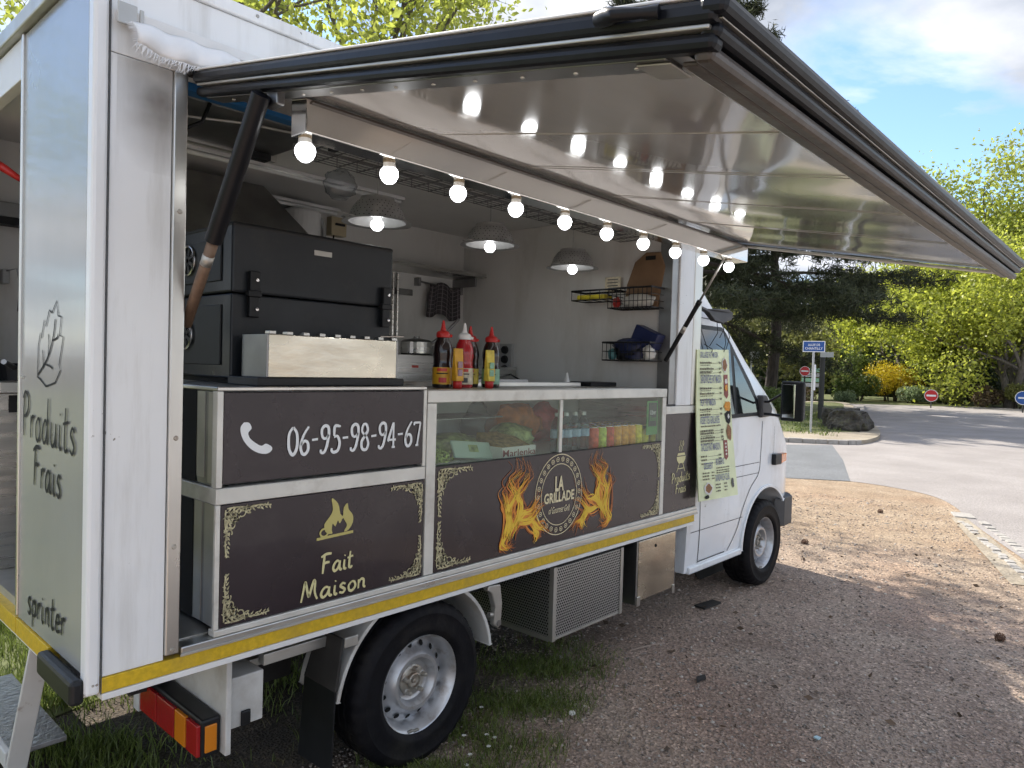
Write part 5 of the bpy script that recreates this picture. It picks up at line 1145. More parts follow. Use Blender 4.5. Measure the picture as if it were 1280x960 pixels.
part('grille', 'black_plastic', (5.565, 5.60, .55, 1.43, .68, .86), bev=.01)
part('headlamp', 'cab_glass', (5.44, 5.53, .22, .52, .70, .90), (5.44, 5.53, 1.46, 1.76, .70, .90), bev=.02)
# mirror
mr = MB().hexa([(4.60, -.285, 1.318), (4.72, -.255, 1.33), (4.72, -.115, 1.33), (4.60, -.110, 1.318), (4.60, -.288, 1.618), (4.72, -.255, 1.60), (4.72, -.115, 1.60), (4.60, -.113, 1.618)]).build('side_mirror', 'black_plastic', TR, bev=.018, seg=4)
MB().hexa([(4.594, -.222, 1.345), (4.5985, -.222, 1.345), (4.5985, -.130, 1.345), (4.594, -.130, 1.345), (4.594, -.224, 1.590), (4.5985, -.224, 1.590), (4.5985, -.132, 1.590), (4.594, -.132, 1.590)]).build('mirror_glass', 'mirror', mr, bev=.001)
MB().tube([(4.655, -.13, 1.35), (4.66, -.02, 1.358), (4.66, .07, 1.36)], .010, 8).build('mirror_arm', 'black_plastic', mr); MB().tube([(4.655, -.14, 1.54), (4.66, -.06, 1.49), (4.66, .0, 1.452), (4.66, .07, 1.45)], .009, 8).build('mirror_arm', 'black_plastic', mr)
MB().prism([(4.62, .03, 1.33), (4.80, .03, 1.335), (4.82, .03, 1.40), (4.70, .03, 1.50), (4.62, .03, 1.50)], (0, .055, 0)).build('mirror_foot', 'bumper_grey', mr, bev=.012)
# small lamp with loose wires on the cab side
cl = MB().prism([(3.57, .055, 2.10), (3.72, .035, 2.06), (3.78, .02, 2.01), (3.90, .02, 2.00), (4.03, .02, 2.03), (4.05, .02, 2.08), (3.98, .02, 2.10), (3.80, .03, 2.09), (3.72, .045, 2.085), (3.57, .06, 2.115)], (0, .04, 0)).build('roof_marker', 'bumper_grey', TR, bev=.006)
for k, (x0_, x1_, zz) in enumerate(((3.82, 3.76, 1.84), (3.90, 3.93, 1.72), (3.95, 3.99, 1.80), (3.86, 3.90, 1.90))): MB().tube([(x0_, .03, 2.02), ((x0_+x1_)/2+.03, .02, (2.02+zz)/2), (x1_, .045, zz)], .0028, 5).build('wire', 'black_plastic', cl)

# ================================================================ things in, on and hung from the truck
# fringed cloth under the rain rail
t = thing('fringed_cloth', (.22, -.04, 2.5), 'torn white cloth with a frayed edge hanging from the rain rail', 'cloth')
def cl_(u, v): 
    x = .085+.30*u; top = 2.598; dep = (.085-.055*abs(u-.35)**1.2)*(1 if u < .9 else .6)
    return (x, -.045-.035*math.sin(v*2.2)-.008*math.sin(x*60+v*2), top-dep*v)
MB().grid(cl_, 36, 8).build('sheet', 'fringe_white', t, smooth=True, solid=.002)
mb = MB(); rg = random.Random(4)
for k in range(90):
    u = k/89; p = Vector(cl_(u, 1.0)); l_ = rg.uniform(.012, .03)*(1.2 if u < .5 else .8); mb.tube([p, p+Vector((rg.uniform(-.006, .004)-.004, rg.uniform(-.006, .002), -l_*.6)), p+Vector((-.010+rg.uniform(-.008, .006), -.002, -l_))], [.0016, .0013, .0006], 4)
for k in range(14):
    v = k/13; p = Vector(cl_(0, v)); mb.tube([p, p+Vector((-.02*rg.random()-.006, -.004, -.008))], [.0016, .0006], 4)
mb.build('fringe', 'fringe_white', t)
# menu board on the cab
def mpt(u, v, d=0.0):     # u right, v up; slightly bowed board
    TL, TRr, BL, BR = Vector((3.475, -.010, 1.806)), Vector((3.985, .020, 1.822)), Vector((3.478, -.060, .842)), Vector((4.065, -.050, .820))
    p = BL.lerp(BR, u).lerp(TL.lerp(TRr, u), v); n_ = (BR-BL).cross(TL-BL).normalized(); bow = -.010*math.sin(math.pi*v)+.006*math.sin(u*math.pi)
    return p+n_*(d+bow)
t = thing('menu_board', (3.75, -.03, .83), 'tall pale green menu board hanging on the cab door', 'menu board')
mb = MB(); mb.grid(lambda u, v: mpt(u, v, 0), 6, 14); mb.build('board', 'menu_paper', t, solid=.006)
class MPl:
    def at(s, a, b, d=.004): return mpt(a, b, d+.0035)
MP = MPl()
for s_, x0, x1, z0, z1 in (('GRILLADES FAIT MAISON', .08, .60, .945, .985), ('SANDWICHES FAIT MAISON', .10, .70, .775, .83), ('PLAT FAIT MAISON', .10, .50, .625, .672), ('ASSIETTES GRILLADES', .08, .60, .505, .556), ('TACOS FAIT MAISON', .08, .58, .325, .375), ('DESSERT', .14, .36, .205, .248), ('BOISSONS', .44, .66, .225, .268), ('SANDWICH CLUB', .40, .78, .115, .162)):
    text('heading', s_, MP, x0, x1, z0, z1, 'menu_head', t, bold=.012)
mb = MB(); rg = random.Random(9)
def line(x0, x1, z, h=.010):
    q = x0
    while q < x1:
        e_ = min(x1, q+rg.uniform(.02, .055)); flat(mb, MP, [(q, z), (e_, z), (e_, z+h*rg.uniform(.7, 1.1)), (q, z+h*rg.uniform(.7, 1.1))], .003); q = e_+.010
for z in (.905, .865, .84, .735, .70, .66, .595, .56, .435, .405, .452, .385):
    e_ = rg.uniform(.34, .48); line(.08, e_, z, .014); flat(mb, MP, [(e_+.01, z+.002), (.60, z+.002), (.60, z+.0045), (e_+.01, z+.0045)], .003); line(.63, .70, z, .014); line(.09, e_-.04, z-.012, .006)
line(.10, .62, .485, .010)
for z in (.285, .262, .238): line(.08, .22, z, .012); flat(mb, MP, [(.23, z+.002), (.5, z+.002), (.5, z+.004), (.23, z+.004)], .003); line(.52, .6, z, .012)
for z in (.175, .155, .135): line(.10, .26, z, .010); line(.32, .38, z, .010)
for z in (.20, .183, .168): line(.44, .80, z, .009)
for z in (.09, .068, .046): line(.40, .52, z, .010); line(.62, .70, z, .010)
tag(mb.build('small_print', 'menu_ink', t), kind='stuff')
def blob(cx, cz, rx, rz, mat, name, seed, d=.003):
    rg = random.Random(seed); mb = MB(); flat(mb, MP, [(cx+rx*(1+.12*math.sin(5*a+seed)+.06*rg.uniform(-1, 1))*math.cos(a), cz+rz*(1+.12*math.sin(4*a+seed)+.06*rg.uniform(-1, 1))*math.sin(a)) for a in [k*.3142 for k in range(20)]], d); mb.build(name, mat, t)
blob(.82, .895, .095, .05, 'paper_white', 'dish_picture', 1); blob(.82, .895, .075, .04, 'food_brown', 'dish_picture', 2, .004)
mb = MB(); flat(mb, MP, [(.78, .69), (.86, .665), (.92, .69), (.92, .83), (.78, .83)]); mb.build('offer_flag', 'maroon_print', t); blob(.85, .74, .05, .022, 'food_orange', 'dish_picture', 3, .004); blob(.85, .785, .045, .018, 'paper_white', 'dish_picture', 4, .004)
mb = MB(); flat(mb, MP, [(.76, .565), (.98, .60), (.94, .505), (.88, .49), (.80, .51)]); mb.build('fries_cup', 'ink', t); blob(.86, .615, .10, .035, 'food_orange', 'dish_picture', 5, .004); blob(.88, .545, .03, .016, 'paper_white', 'dish_picture', 9, .004)
blob(.87, .435, .075, .055, 'food_brown', 'dish_picture', 6); mb = MB(); flat(mb, MP, [(.68, .265), (.73, .25), (.80, .27), (.80, .385), (.68, .385)]); mb.build('offer_flag', 'maroon_print', t)
for k in range(4): blob(.74, .29+.024*k, .025, .007, 'paper_white', 'dish_picture', 20+k, .004)
blob(.22, .075, .10, .040, 'paper_white', 'dish_picture', 7); blob(.22, .078, .075, .028, 'food_brown', 'dish_picture', 8, .004); blob(.17, .022, .05, .013, 'ink', 'dish_picture', 10, .004); blob(.86, .09, .035, .035, 'ink_soft', 'dish_picture', 11, .004)
for u in (.42, .82): MB().tube([mpt(u, .985, .004), mpt(u, 1.0, .01), mpt(u-.1, 1.04, .0)+Vector((0, .03, .0))], .003, 5).build('hook_wire', 'black_plastic', t)
# string of bulbs under the beam
names = ['first', 'second', 'third', 'fourth', 'fifth', 'sixth', 'seventh', 'eighth', 'ninth', 'tenth']
b0 = thing('light_bulb', (.409, -.41, 2.25), '', 'light bulb', 'bulbs under the steel beam')
smooth_by_angle(MB().lathe([(.0001, -.030), (.011, -.028), (.021, -.020), (.0275, -.008), (.029, .002), (.027, .011), (.022, .018), (.018, .022)], (.409, -.41, 2.248), 'z', 24).build('globe', 'bulb_on', b0), 80)
smooth_by_angle(MB().lathe([(.0195, .016), (.0195, .022), (.0165, .044), (.016, .052)], (.409, -.41, 2.248), 'z', 20).build('collar', 'bulb_base', b0), 30)
MB().lathe([(.0155, .058), (.019, .0585), (.019, .064), (.016, .0645)], (.409, -.41, 2.225), 'z', 16).build('socket', 'brass', b0)
b0.children[-1].location.z += .0
for k in range(10):
    o = b0 if k == 0 else copy_tree(b0); o.location = (.409+.2938*k, -.41, 2.25); o.rotation_euler = (random.uniform(-.07, .07), random.uniform(-.08, .08), 0); o['label'] = f'{names[k]} glowing white bulb from the left below the steel beam'
# colander lamps
def colander():
    t = thing('colander_lamp', (0, 0, 0), '', 'pendant lamp', 'colander lamps over the counter')
    smooth_by_angle(MB().lathe([(.070, .128), (.082, .130), (.084, .118), (.100, .104), (.122, .072), (.134, .040), (.140, .006), (.170, .000), (.172, -.004), (.140, .0), (.130, .03), (.118, .07), (.096, .10), (.07, .114), (.0001, .116)], (0, 0, 0), 'z', 40).build('colander', 'enamel_grey', t), 40)
    mb = MB()
    for (ra, ha), (rb, hb) in (((.100, .104), (.122, .072)), ((.122, .072), (.134, .040)), ((.134, .040), (.140, .006))):
        for f_ in (.2, .7):
            r_ = ra+(rb-ra)*f_+.0012; h_ = ha+(hb-ha)*f_; sl = Vector((rb-ra, 0, hb-ha)).normalized()
            for k in range(34):
                if (k+int(f_*10)) % 7 == 0: continue
                a = 6.2832*(k+.5*(f_ > .5))/34; er = Vector((math.cos(a), math.sin(a), 0)); et = Vector((-math.sin(a), math.cos(a), 0)); e2 = er*sl.x+Vector((0, 0, sl.z)); c_ = er*r_+Vector((0, 0, h_))
                mb.poly([c_+et*.0030*math.cos(b)+e2*.0030*math.sin(b) for b in (0, 1.047, 2.094, 3.1416, 4.189, 5.236)])
    tag(mb.build('drain_holes', 'hole', t), kind='stuff')
    for s_ in (-1, 1): MB().tube([(s_*.16, -.035, .0), (s_*.185, -.03, .004), (s_*.192, 0, .004), (s_*.185, .03, .004), (s_*.16, .035, .0)], .005, 6).build('handle', 'enamel_grey', t, smooth=True)
    MB().tube([(0, 0, .115), (0, 0, .45)], .0022, 5).build('cord', 'pvc_grey', t)
    smooth_by_angle(MB().lathe([(.0001, -.046), (.018, -.042), (.030, -.026), (.033, -.012), (.028, .004), (.018, .012), (.017, .03), (.016, .11)], (0, 0, 0), 'z', 20).build('bulb', 'bulb_on', t), 60)
    return t
c0 = colander()
for k, (x_, y_, z_, lb_) in enumerate(((1.36, .52, 2.315, 'nearest colander lamp, hanging above the black oven'), (2.115, .52, 2.318, 'middle colander lamp, above the sauce bottles'), (2.85, .52, 2.285, 'farthest colander lamp, beside the wire baskets'))):
    o = c0 if k == 0 else copy_tree(c0); o.location = (x_, y_, z_); o.scale = (.94, .94, .86); o['label'] = lb_
# oven
t = thing('charcoal_oven', (.885, .55, 1.575), 'large matt black charcoal oven with two latches on the counter', 'oven')
OX0, OX1, OY0, OY1 = .533, 1.243, .255, .86
lo = part('lower_body', 'oven_black', (OX0, OX1, OY0, OY1, 1.595, 1.898), parent=t, bev=.006)
part('base_feet', 'black_matt', (OX0+.03, OX1-.03, OY0+.03, OY1-.03, 1.575, 1.595), parent=t, bev=0)
lid = part('lid', 'oven_black', (OX0-.002, OX1+.002, OY0-.006, OY1, 1.902, 2.148), parent=t, bev=.008)
part('lid_frame', 'oven_edge', (OX0-.004, OX1+.004, OY0-.009, OY1, 2.132, 2.154), parent=t, bev=.012)
part('side_recess', 'oven_edge', (OX0-.006, OX0, OY0+.07, OY1-.06, 1.64, 1.86), (OX0-.008, OX0-.002, OY0+.07, OY1-.06, 1.945, 2.10), parent=t, bev=.003)
for lx in (.607, 1.200):
    la = part('latch', 'black_plastic', (lx-.020, lx+.020, OY0-.028, OY0-.007, 1.815, 1.895), (lx-.020, lx+.020, OY0-.032, OY0-.007, 1.905, 1.982), (lx-.028, lx+.024, OY0-.036, OY0-.009, 1.888, 1.912), parent=t, bev=.004)
    for zz in (1.845, 1.950): MB().lathe([(.0001, .006), (.006, .005), (.007, .0)], (lx+.006, OY0-.031, zz), 'y', 12).build('screw', 'chrome', la)
for zz, yy in ((2.035, .585), (1.752, .60)):
    v0 = MB().lathe([(.052, -.008), (.058, -.011), (.060, -.006), (.060, 0)], (OX0-.008, yy, zz), 'x', 32).build('air_vent', 'chrome', t, smooth=True)
    MB().lathe([(.0001, -.004), (.052, -.004)], (OX0-.0075, yy, zz), 'x', 24).build('vent_opening', 'hole', v0)
    for k in range(7):
        a = k*.8976; e1 = Vector((0, math.cos(a), math.sin(a))); e2 = Vector((0, -math.sin(a), math.cos(a))); c_ = Vector((OX0-.0145, yy, zz))
        MB().hexa([c_-e2*.005, c_+e1*.052-e2*.009, c_+e1*.052+e2*.009, c_+e2*.005]+[q+Vector((.003, 0, 0)) for q in (c_-e2*.005, c_+e1*.052-e2*.009, c_+e1*.052+e2*.009, c_+e2*.005)]).build('spoke', 'chrome', v0)
part('maker_plate', 'alu_dull', (.86, .94, OY0-.0085, OY0-.0065, 2.075, 2.095), parent=t, bev=.001)
part('base_slab', 'black_plastic', (.522, 1.145, .035, .25, 1.5755, 1.604), parent=t, bev=.003)
# skewer box in front of the oven
t = thing('skewer_box', (.84, .14, 1.604), 'low brushed steel skewer box with a notched rim before the oven', 'steel box')
part('front_sheet', 'steel_warm', (.568, 1.118, .052, .060, 1.6045, 1.752), parent=t, bev=.002)
part('side_sheet', 'steel_dark', (.560, .5675, .052, .225, 1.6045, 1.752), (1.1185, 1.126, .052, .225, 1.6045, 1.752), parent=t, bev=.001)
part('rear_sheet', 'steel_dark', (.568, 1.118, .218, .225, 1.6045, 1.752), parent=t, bev=.001)
part('ember_bed', 'black_matt', (.57, 1.116, .062, .216, 1.606, 1.66), parent=t, bev=0)
for k in range(9): part('rim_tab', 'steel', (.568+.0655*k, .592+.0655*k, .048, .080, 1.7525, 1.764), parent=t, bev=.002)
MB().tube([(1.05, .07, 1.768), (1.15, .05, 1.772)], .004, 6).build('skewer', 'steel', t)
# sauce bottles on the case
def sauce(x, y, body, cap, lab, label, h=1.0, pic='label_red'):
    z = 1.5605; t = thing('sauce_bottle', (x, y, z), label, 'sauce bottle', 'sauce bottles on the display case')
    smooth_by_angle(MB().lathe([(.0001, 0), (.040, 0), (.044, .006), (.044, .098*h), (.0415, .104*h), (.0415, .128*h), (.0445, .150*h), (.0435, .175*h), (.036, .205*h), (.028, .222*h), (.026, .232*h)], (x, y, z), 'z', 28).build('body', body, t), 50)
    cp = smooth_by_angle(MB().lathe([(.030, .226*h), (.031, .231*h), (.031, .244*h), (.026, .252*h), (.013, .258*h), (.010, .272*h), (.005, .302*h), (.0001, .304*h)], (x, y, z), 'z', 20).build('nozzle_cap', cap, t), 40)
    MB().tube([(x+.026, y-.01, z+.236*h), (x+.040, y-.014, z+.234*h)], .007, 8).build('cap_tab', cap, cp)
    ll = MB().lathe([(.0448, .016), (.0448, .092*h)], (x, y, z), 'z', 28).build('label_band', lab, t, smooth=True)
    def cyl(a0, a1, z0, z1, m, nm): MB().lathe([(.0453, z0), (.0453, z1)], (x, y, z), 'z', 8, a0, a1).build(nm, m, ll)
    fa = math.atan2(CAM.y-y, CAM.x-x); cyl(fa-.55, fa+.5, .074*h, .088*h, pic, 'brand_band'); cyl(fa-.6, fa+.6, .062*h, .067*h, 'ink', 'print_line'); cyl(fa-.35, fa+.45, .024*h, .046*h, 'cap_red' if lab == 'label_amber' else 'ink_soft', 'picture'); return t
sauce(1.50, .20, 'sauce_black', 'cap_red', 'label_amber', 'dark barbecue sauce bottle with an amber label, leftmost of the row'); sauce(1.634, .20, 'sauce_red', 'cap_white', 'label_cream', 'red ketchup bottle with a white nozzle', .985)
sauce(1.735, .265, 'sauce_black', 'cap_red', 'label_yellow', 'dark sauce bottle with a yellow label right behind the ketchup', .965); sauce(1.83, .215, 'sauce_black', 'cap_red', 'label_green', 'dark sauce bottle with a green label, rightmost of the row', .97)
def tube_sauce(x, y, lab, label):
    z = 1.5605; t = thing('sauce_tube', (x, y, z), label, 'sauce tube', 'sauce tubes on the display case')
    MB().lathe([(.0001, 0), (.020, 0), (.021, .03), (.019, .032)], (x, y, z), 'z', 18).build('cap', 'cap_red', t, smooth=True)
    MB().hexa([(x-.022, y-.018, z+.032), (x+.022, y-.018, z+.032), (x+.022, y+.018, z+.032), (x-.022, y+.018, z+.032), (x-.028, y-.003, z+.178), (x+.028, y-.003, z+.178), (x+.028, y+.003, z+.178), (x-.028, y+.003, z+.178)]).build('body', lab, t, bev=.004)
    for zz in (.07, .105): MB().box(x-.014, x+.014, y-.0185, y-.013, z+zz-.015, z+zz+.015).build('picture', 'label_mauve' if lab == 'label_amber' else 'label_green', t, bev=.006)
tube_sauce(1.520, .12, 'label_amber', 'orange sauce tube standing between barbecue and ketchup bottles'); tube_sauce(1.744, .14, 'label_yellow', 'yellow sauce tube standing before the yellow labelled bottle')
# --- inside the display case
def can(x, y, m, label):
    z = 1.2325; t = thing('drink_can', (x, y, z), label, 'drink can', 'drink cans in the display case')
    smooth_by_angle(MB().lathe([(.0001, .002), (.026, .0), (.033, .008), (.033, .103), (.028, .112)], (x, y, z), 'z', 16).build('body', m, t), 50); MB().lathe([(.028, .112), (.0285, .116), (.026, .115), (.025, .112), (.0001, .112)], (x, y, z), 'z', 16).build('lid', 'chrome', t); return t
cols = ['can_red', 'can_green', 'can_red', 'can_orange', 'can_orange', 'can_orange', 'can_yellow']; cn = dict(can_red='red', can_green='green', can_orange='orange', can_yellow='yellow')
nth = ['leftmost', 'second', 'third', 'fourth', 'fifth', 'sixth', 'rightmost']; rw = ['front', 'second', 'third', 'rear']
for r_ in range(4):
    for k in range(7): can(2.50+.0735*k+.002*r_, .075+.072*r_, cols[k], f'{cn[cols[k]]} drink can, {nth[k]} of the {rw[r_]} row in the case')
M('bottle_label', (.30, .42, .55), .4, var=.3, scale=40)
for k, lb_ in enumerate(('leftmost clear water bottle next to the mullion', 'second clear water bottle from the mullion', 'third clear water bottle from the mullion', 'clear water bottle touching the drink cans')):
    x_, y_, z_ = 2.185+.075*k, .075, 1.2325; t = thing('water_bottle', (x_, y_, z_), lb_, 'water bottle', 'water bottles in the display case')
    smooth_by_angle(MB().lathe([(.0001, 0), (.030, 0), (.033, .006), (.033, .04), (.031, .045), (.033, .05), (.033, .13), (.028, .155), (.014, .178), (.012, .19)], (x_, y_, z_), 'z', 20).build('body', 'bottle_plastic', t), 50)
    MB().lathe([(.0338, .075), (.0338, .115)], (x_, y_, z_), 'z', 20).build('label_band', 'bottle_label', t, smooth=True); MB().lathe([(.013, .184), (.0135, .202), (.0001, .203)], (x_, y_, z_), 'z', 14).build('cap', 'cap_white', t)
def boxthing(name, label, cat, mat, b, bev=.004, loc=None):
    o = MB().box(*b).build(name, mat, loc=((b[0]+b[1])/2, (b[2]+b[3])/2, b[4]), bev=bev)
    return tag(o, label, cat)
t = thing('cake_box', (1.86, .10, 1.2325), 'open cake box with crumb topped cake and brown lettering', 'cake box')
part('carton', 'paper_white', (1.745, 1.985, .045, .05, 1.2325, 1.287), (1.745, 1.75, .05, .235, 1.2325, 1.287), (1.98, 1.985, .05, .235, 1.2325, 1.287), parent=t, bev=.001)
MB().hexa([(1.752, .052, 1.234), (1.978, .052, 1.234), (1.978, .235, 1.234), (1.752, .235, 1.234), (1.752, .052, 1.280), (1.978, .052, 1.280), (1.97, .235, 1.345), (1.76, .235, 1.345)]).build('cake', 'crumb', t, bev=.008)
text('lettering', 'Marlenka', Plane((0, .045, 0), (1, 0, 0), (0, 0, 1)), 1.748, 1.982, 1.243, 1.275, 'maroon_print', t, bold=.004)
o = boxthing('foam_tray', 'pale green foam tray lid leaning beside the cake box', 'tray', 'foam_lid', (1.50, 1.75, .10, .112, 1.24, 1.325), .006); o.rotation_euler = (-.5, .10, 0); part('sticker', 'green_pack', (1.60, 1.66, .0985, .0995, 1.27, 1.305), parent=o, bev=0)
t = thing('salad_tray', (1.40, .14, 1.2325), 'shallow steel tray of shredded lettuce at the left of the case', 'salad tray'); part('tray', 'steel', (1.31, 1.50, .06, .24, 1.2325, 1.245), parent=t)
P = np.stack([rng.normal(1.385, .032, 700), rng.normal(.13, .035, 700), 1.246+np.abs(rng.normal(0, .022, 700))], 1); leaves_mesh('lettuce', P, .025, 'lettuce', t)
def sack(name, label, cat, mat, c, r, seed, n=14):
    rg = random.Random(seed); bm = bmesh.new(); bmesh.ops.create_icosphere(bm, subdivisions=3, radius=1); ph = [rg.uniform(0, 6.28) for _ in range(5)]
    for v in bm.verts:
        p = v.co; k = 1+.14*math.sin(4*p.x+ph[0])*math.cos(5*p.z+ph[1])+.08*math.sin(9*p.x+7*p.y+ph[2])+.06*math.sin(13*p.z+ph[3]); v.co = (p.x*k*r[0], p.y*k*r[1], max(-.92, p.z*k)*r[2])
    me = bpy.data.meshes.new(name); bm.to_mesh(me); bm.free(); o = link(name, me, mat, loc=Vector((c[0], c[1], c[2]+r[2]*.92))); smooth_by_angle(o, 60); return tag(o, label, cat)
sack('salad_bag', 'large plastic bag of green salad beside the case mullion', 'salad bag', 'green_pack', (2.02, .24, 1.2325), (.13, .10, .075), 1)
sack('salad_bag', 'flat bag of herbs behind the foam tray', 'salad bag', 'green_pack', (1.66, .30, 1.2325), (.20, .10, .055), 2)
sack('film_bag', 'crumpled clear film bag standing behind the cake', 'plastic bag', 'bag_film', (1.90, .36, 1.2325), (.11, .06, .12), 6)
sack('meat_pack', 'orange brown pack of meat lying at the back of the case', 'food pack', 'orange_pack', (2.28, .45, 1.2325), (.20, .08, .12), 3); sack('meat_pack', 'red pack of meat behind the water bottles', 'food pack', 'red_pack', (2.55, .47, 1.2325), (.16, .08, .11), 4)
sack('white_bag', 'white plastic bag at the left end of the case', 'plastic bag', 'paper_white', (1.335, .30, 1.2325), (.035, .06, .10), 5)
t = thing('delivery_card', (3.02, .03, 1.27), 'green and dark delivery service card stuck inside the case glass', 'card'); part('card', 'card_green', (2.955, 3.075, .018, .022, 1.285, 1.485), parent=t, bev=0); part('dark_field', 'card_dark', (2.972, 3.058, .015, .0175, 1.335, 1.475), parent=t, bev=0)
CD = Plane((0, .015, 0), (1, 0, 0), (0, 0, 1)); text('lettering', 'Uber', CD, 2.982, 3.048, 1.405, 1.432, 'white_print', t, .001); text('lettering', 'Eats', CD, 2.982, 3.048, 1.368, 1.395, 'card_green', t, .001)
boxthing('yellow_carton', 'yellow and green carton at the right end of the case', 'carton', 'can_yellow', (3.0, 3.07, .07, .25, 1.2325, 1.315))
# --- back of the kitchen
t = thing('back_counter', (1.6, 1.55, .78), 'long steel worktop along the far wall inside the truck', 'counter'); part('worktop', 'steel', (.06, 3.19, 1.22, 1.845, 1.50, 1.545), parent=t); part('carcass', 'steel', (.06, 3.19, 1.26, 1.845, .78, 1.499), parent=t); part('shelf_gap', 'black_matt', (.10, .62, 1.255, 1.2595, 1.42, 1.49), parent=t, bev=0)
t = thing('fryer', (2.35, 1.45, 1.545), 'low steel fryer with dark wells on the back worktop', 'fryer'); part('housing', 'steel', (2.02, 2.62, 1.25, 1.75, 1.5455, 1.72), parent=t); part('well', 'black_matt', (2.06, 2.30, 1.30, 1.70, 1.7205, 1.724), (2.34, 2.58, 1.30, 1.70, 1.7205, 1.724), parent=t, bev=0); part('red_badge', 'label_red', (2.2, 2.25, 1.246, 1.2495, 1.64, 1.655), parent=t, bev=0)
t = thing('griddle', (2.95, 1.5, 1.545), 'steel griddle with splash guard on the back worktop', 'griddle'); part('body', 'steel', (2.72, 3.17, 1.25, 1.8, 1.5455, 1.66), parent=t); part('splash_guard', 'steel_dark', (2.72, 3.17, 1.78, 1.80, 1.661, 1.80), parent=t)
t = thing('mixer', (1.41, .72, 1.56), 'black coffee machine standing between oven and bottles', 'machine'); part('housing', 'black_plastic', (1.36, 1.50, .68, .90, 1.5605, 1.735), parent=t, bev=.015); part('drip_tray', 'steel', (1.36, 1.50, .60, .68, 1.5605, 1.585), parent=t)
part_support = part('service_top', 'steel', (1.24, 3.134, .661, .92, 1.53, 1.5605))
t = thing('wall_shelf', (2.75, 1.72, 2.33), 'slim steel rack shelf on the far wall above the towel', 'shelf')
for yy in (1.56, 1.66, 1.76): MB().tube([(2.20, yy, 2.34), (3.15, yy, 2.34)], .008, 8).build('rail', 'alu', t)
part('shelf_plate', 'steel', (2.20, 3.15, 1.55, 1.849, 2.315, 2.329), parent=t); part('bracket', 'steel_dark', (2.26, 2.275, 1.60, 1.849, 2.25, 2.314), (3.08, 3.095, 1.60, 1.849, 2.25, 2.314), parent=t)
t = thing('towel_rail', (2.95, 1.8, 2.25), 'thin dark towel rail on the far wall below the rack shelf', 'towel rail'); MB().tube([(2.70, 1.80, 2.262), (3.14, 1.80, 2.232)], .007, 8).build('bar', 'steel_dark', t); part('mount', 'steel_dark', (2.70, 2.72, 1.79, 1.849, 2.23, 2.29), (3.12, 3.14, 1.79, 1.849, 2.20, 2.26), parent=t)
t = thing('tea_towel', (2.95, 1.79, 2.0), 'dark checked tea towel hanging from the rail', 'towel')
def tw(u, v): return (2.80+.29*u-.04*v*(1-u), 1.786-.012*math.sin(u*14)-.010*v, 2.262-.02*u-.235*v-.02*math.sin(u*9+1))
MB().grid(tw, 30, 12).build('cloth', 'towel', t, smooth=True, solid=.006)
mb = MB()
for k in range(8):
    for s_ in (-1, 1): mb.add([tuple(Vector(tw(.06+.125*k+.008*e_, j/12))+Vector((0, -.0045, 0))) for j in range(13) for e_ in (-1, 1)], [(2*j, 2*j+1, 2*j+3, 2*j+2) for j in range(12)]); break
for j in range(7): mb.add([tuple(Vector(tw(i/30, .08+.13*j+.008*e_))+Vector((0, -.0045, 0))) for i in range(31) for e_ in (-1, 1)], [(2*i, 2*i+1, 2*i+3, 2*i+2) for i in range(30)])
mb.build('stripes', 'towel_line', t)
t = thing('utensil_strip', (2.55, 1.83, 2.1), 'steel utensil strip with hanging ladles beside the towel', 'utensil rack'); part('strip', 'steel_dark', (2.30, 2.68, 1.835, 1.849, 2.155, 2.20), parent=t)
for x_ in (2.44, 2.49, 2.53): MB().tube([(x_, 1.825, 2.30), (x_, 1.82, 1.80)], .010, 6).build('ladle', 'steel', t)
t = thing('saucepan', (2.55, 1.5, 1.545), 'small steel saucepan with a lid and raised handle', 'saucepan'); zc = 1.7245; MB().lathe([(.0001, 0), (.10, 0), (.105, .01), (.105, .085), (.10, .085), (.0001, .084)], (2.46, 1.52, zc), 'z', 28).build('pot', 'steel', t, smooth=False); MB().lathe([(.107, .087), (.09, .10), (.02, .112), (.02, .125), (.0001, .127)], (2.46, 1.52, zc), 'z', 28).build('lid', 'steel_dark', t); MB().tube([(2.56, 1.50, zc+.07), (2.68, 1.47, zc+.16), (2.78, 1.45, zc+.26)], .010, 8).build('handle', 'steel_dark', t)
t = thing('socket_panel', (2.98, 1.0, 1.6), 'row of three black sockets on a grey board by the bulkhead', 'socket board'); part('board', 'pvc_grey', (3.17, 3.1995, 1.30, 1.42, 1.60, 1.83), parent=t)
for k in range(3): MB().lathe([(.0001, -.02), (.026, -.02), (.030, -.005), (.030, 0)], (3.17, 1.36, 1.645+.07*k), 'x', 16).build('socket', 'black_plastic', t)
MB().tube([(3.16, 1.33, 1.63), (3.10, 1.22, 1.60), (3.08, 1.12, 1.57)], .006, 6).build('cable', 'black_plastic', t)
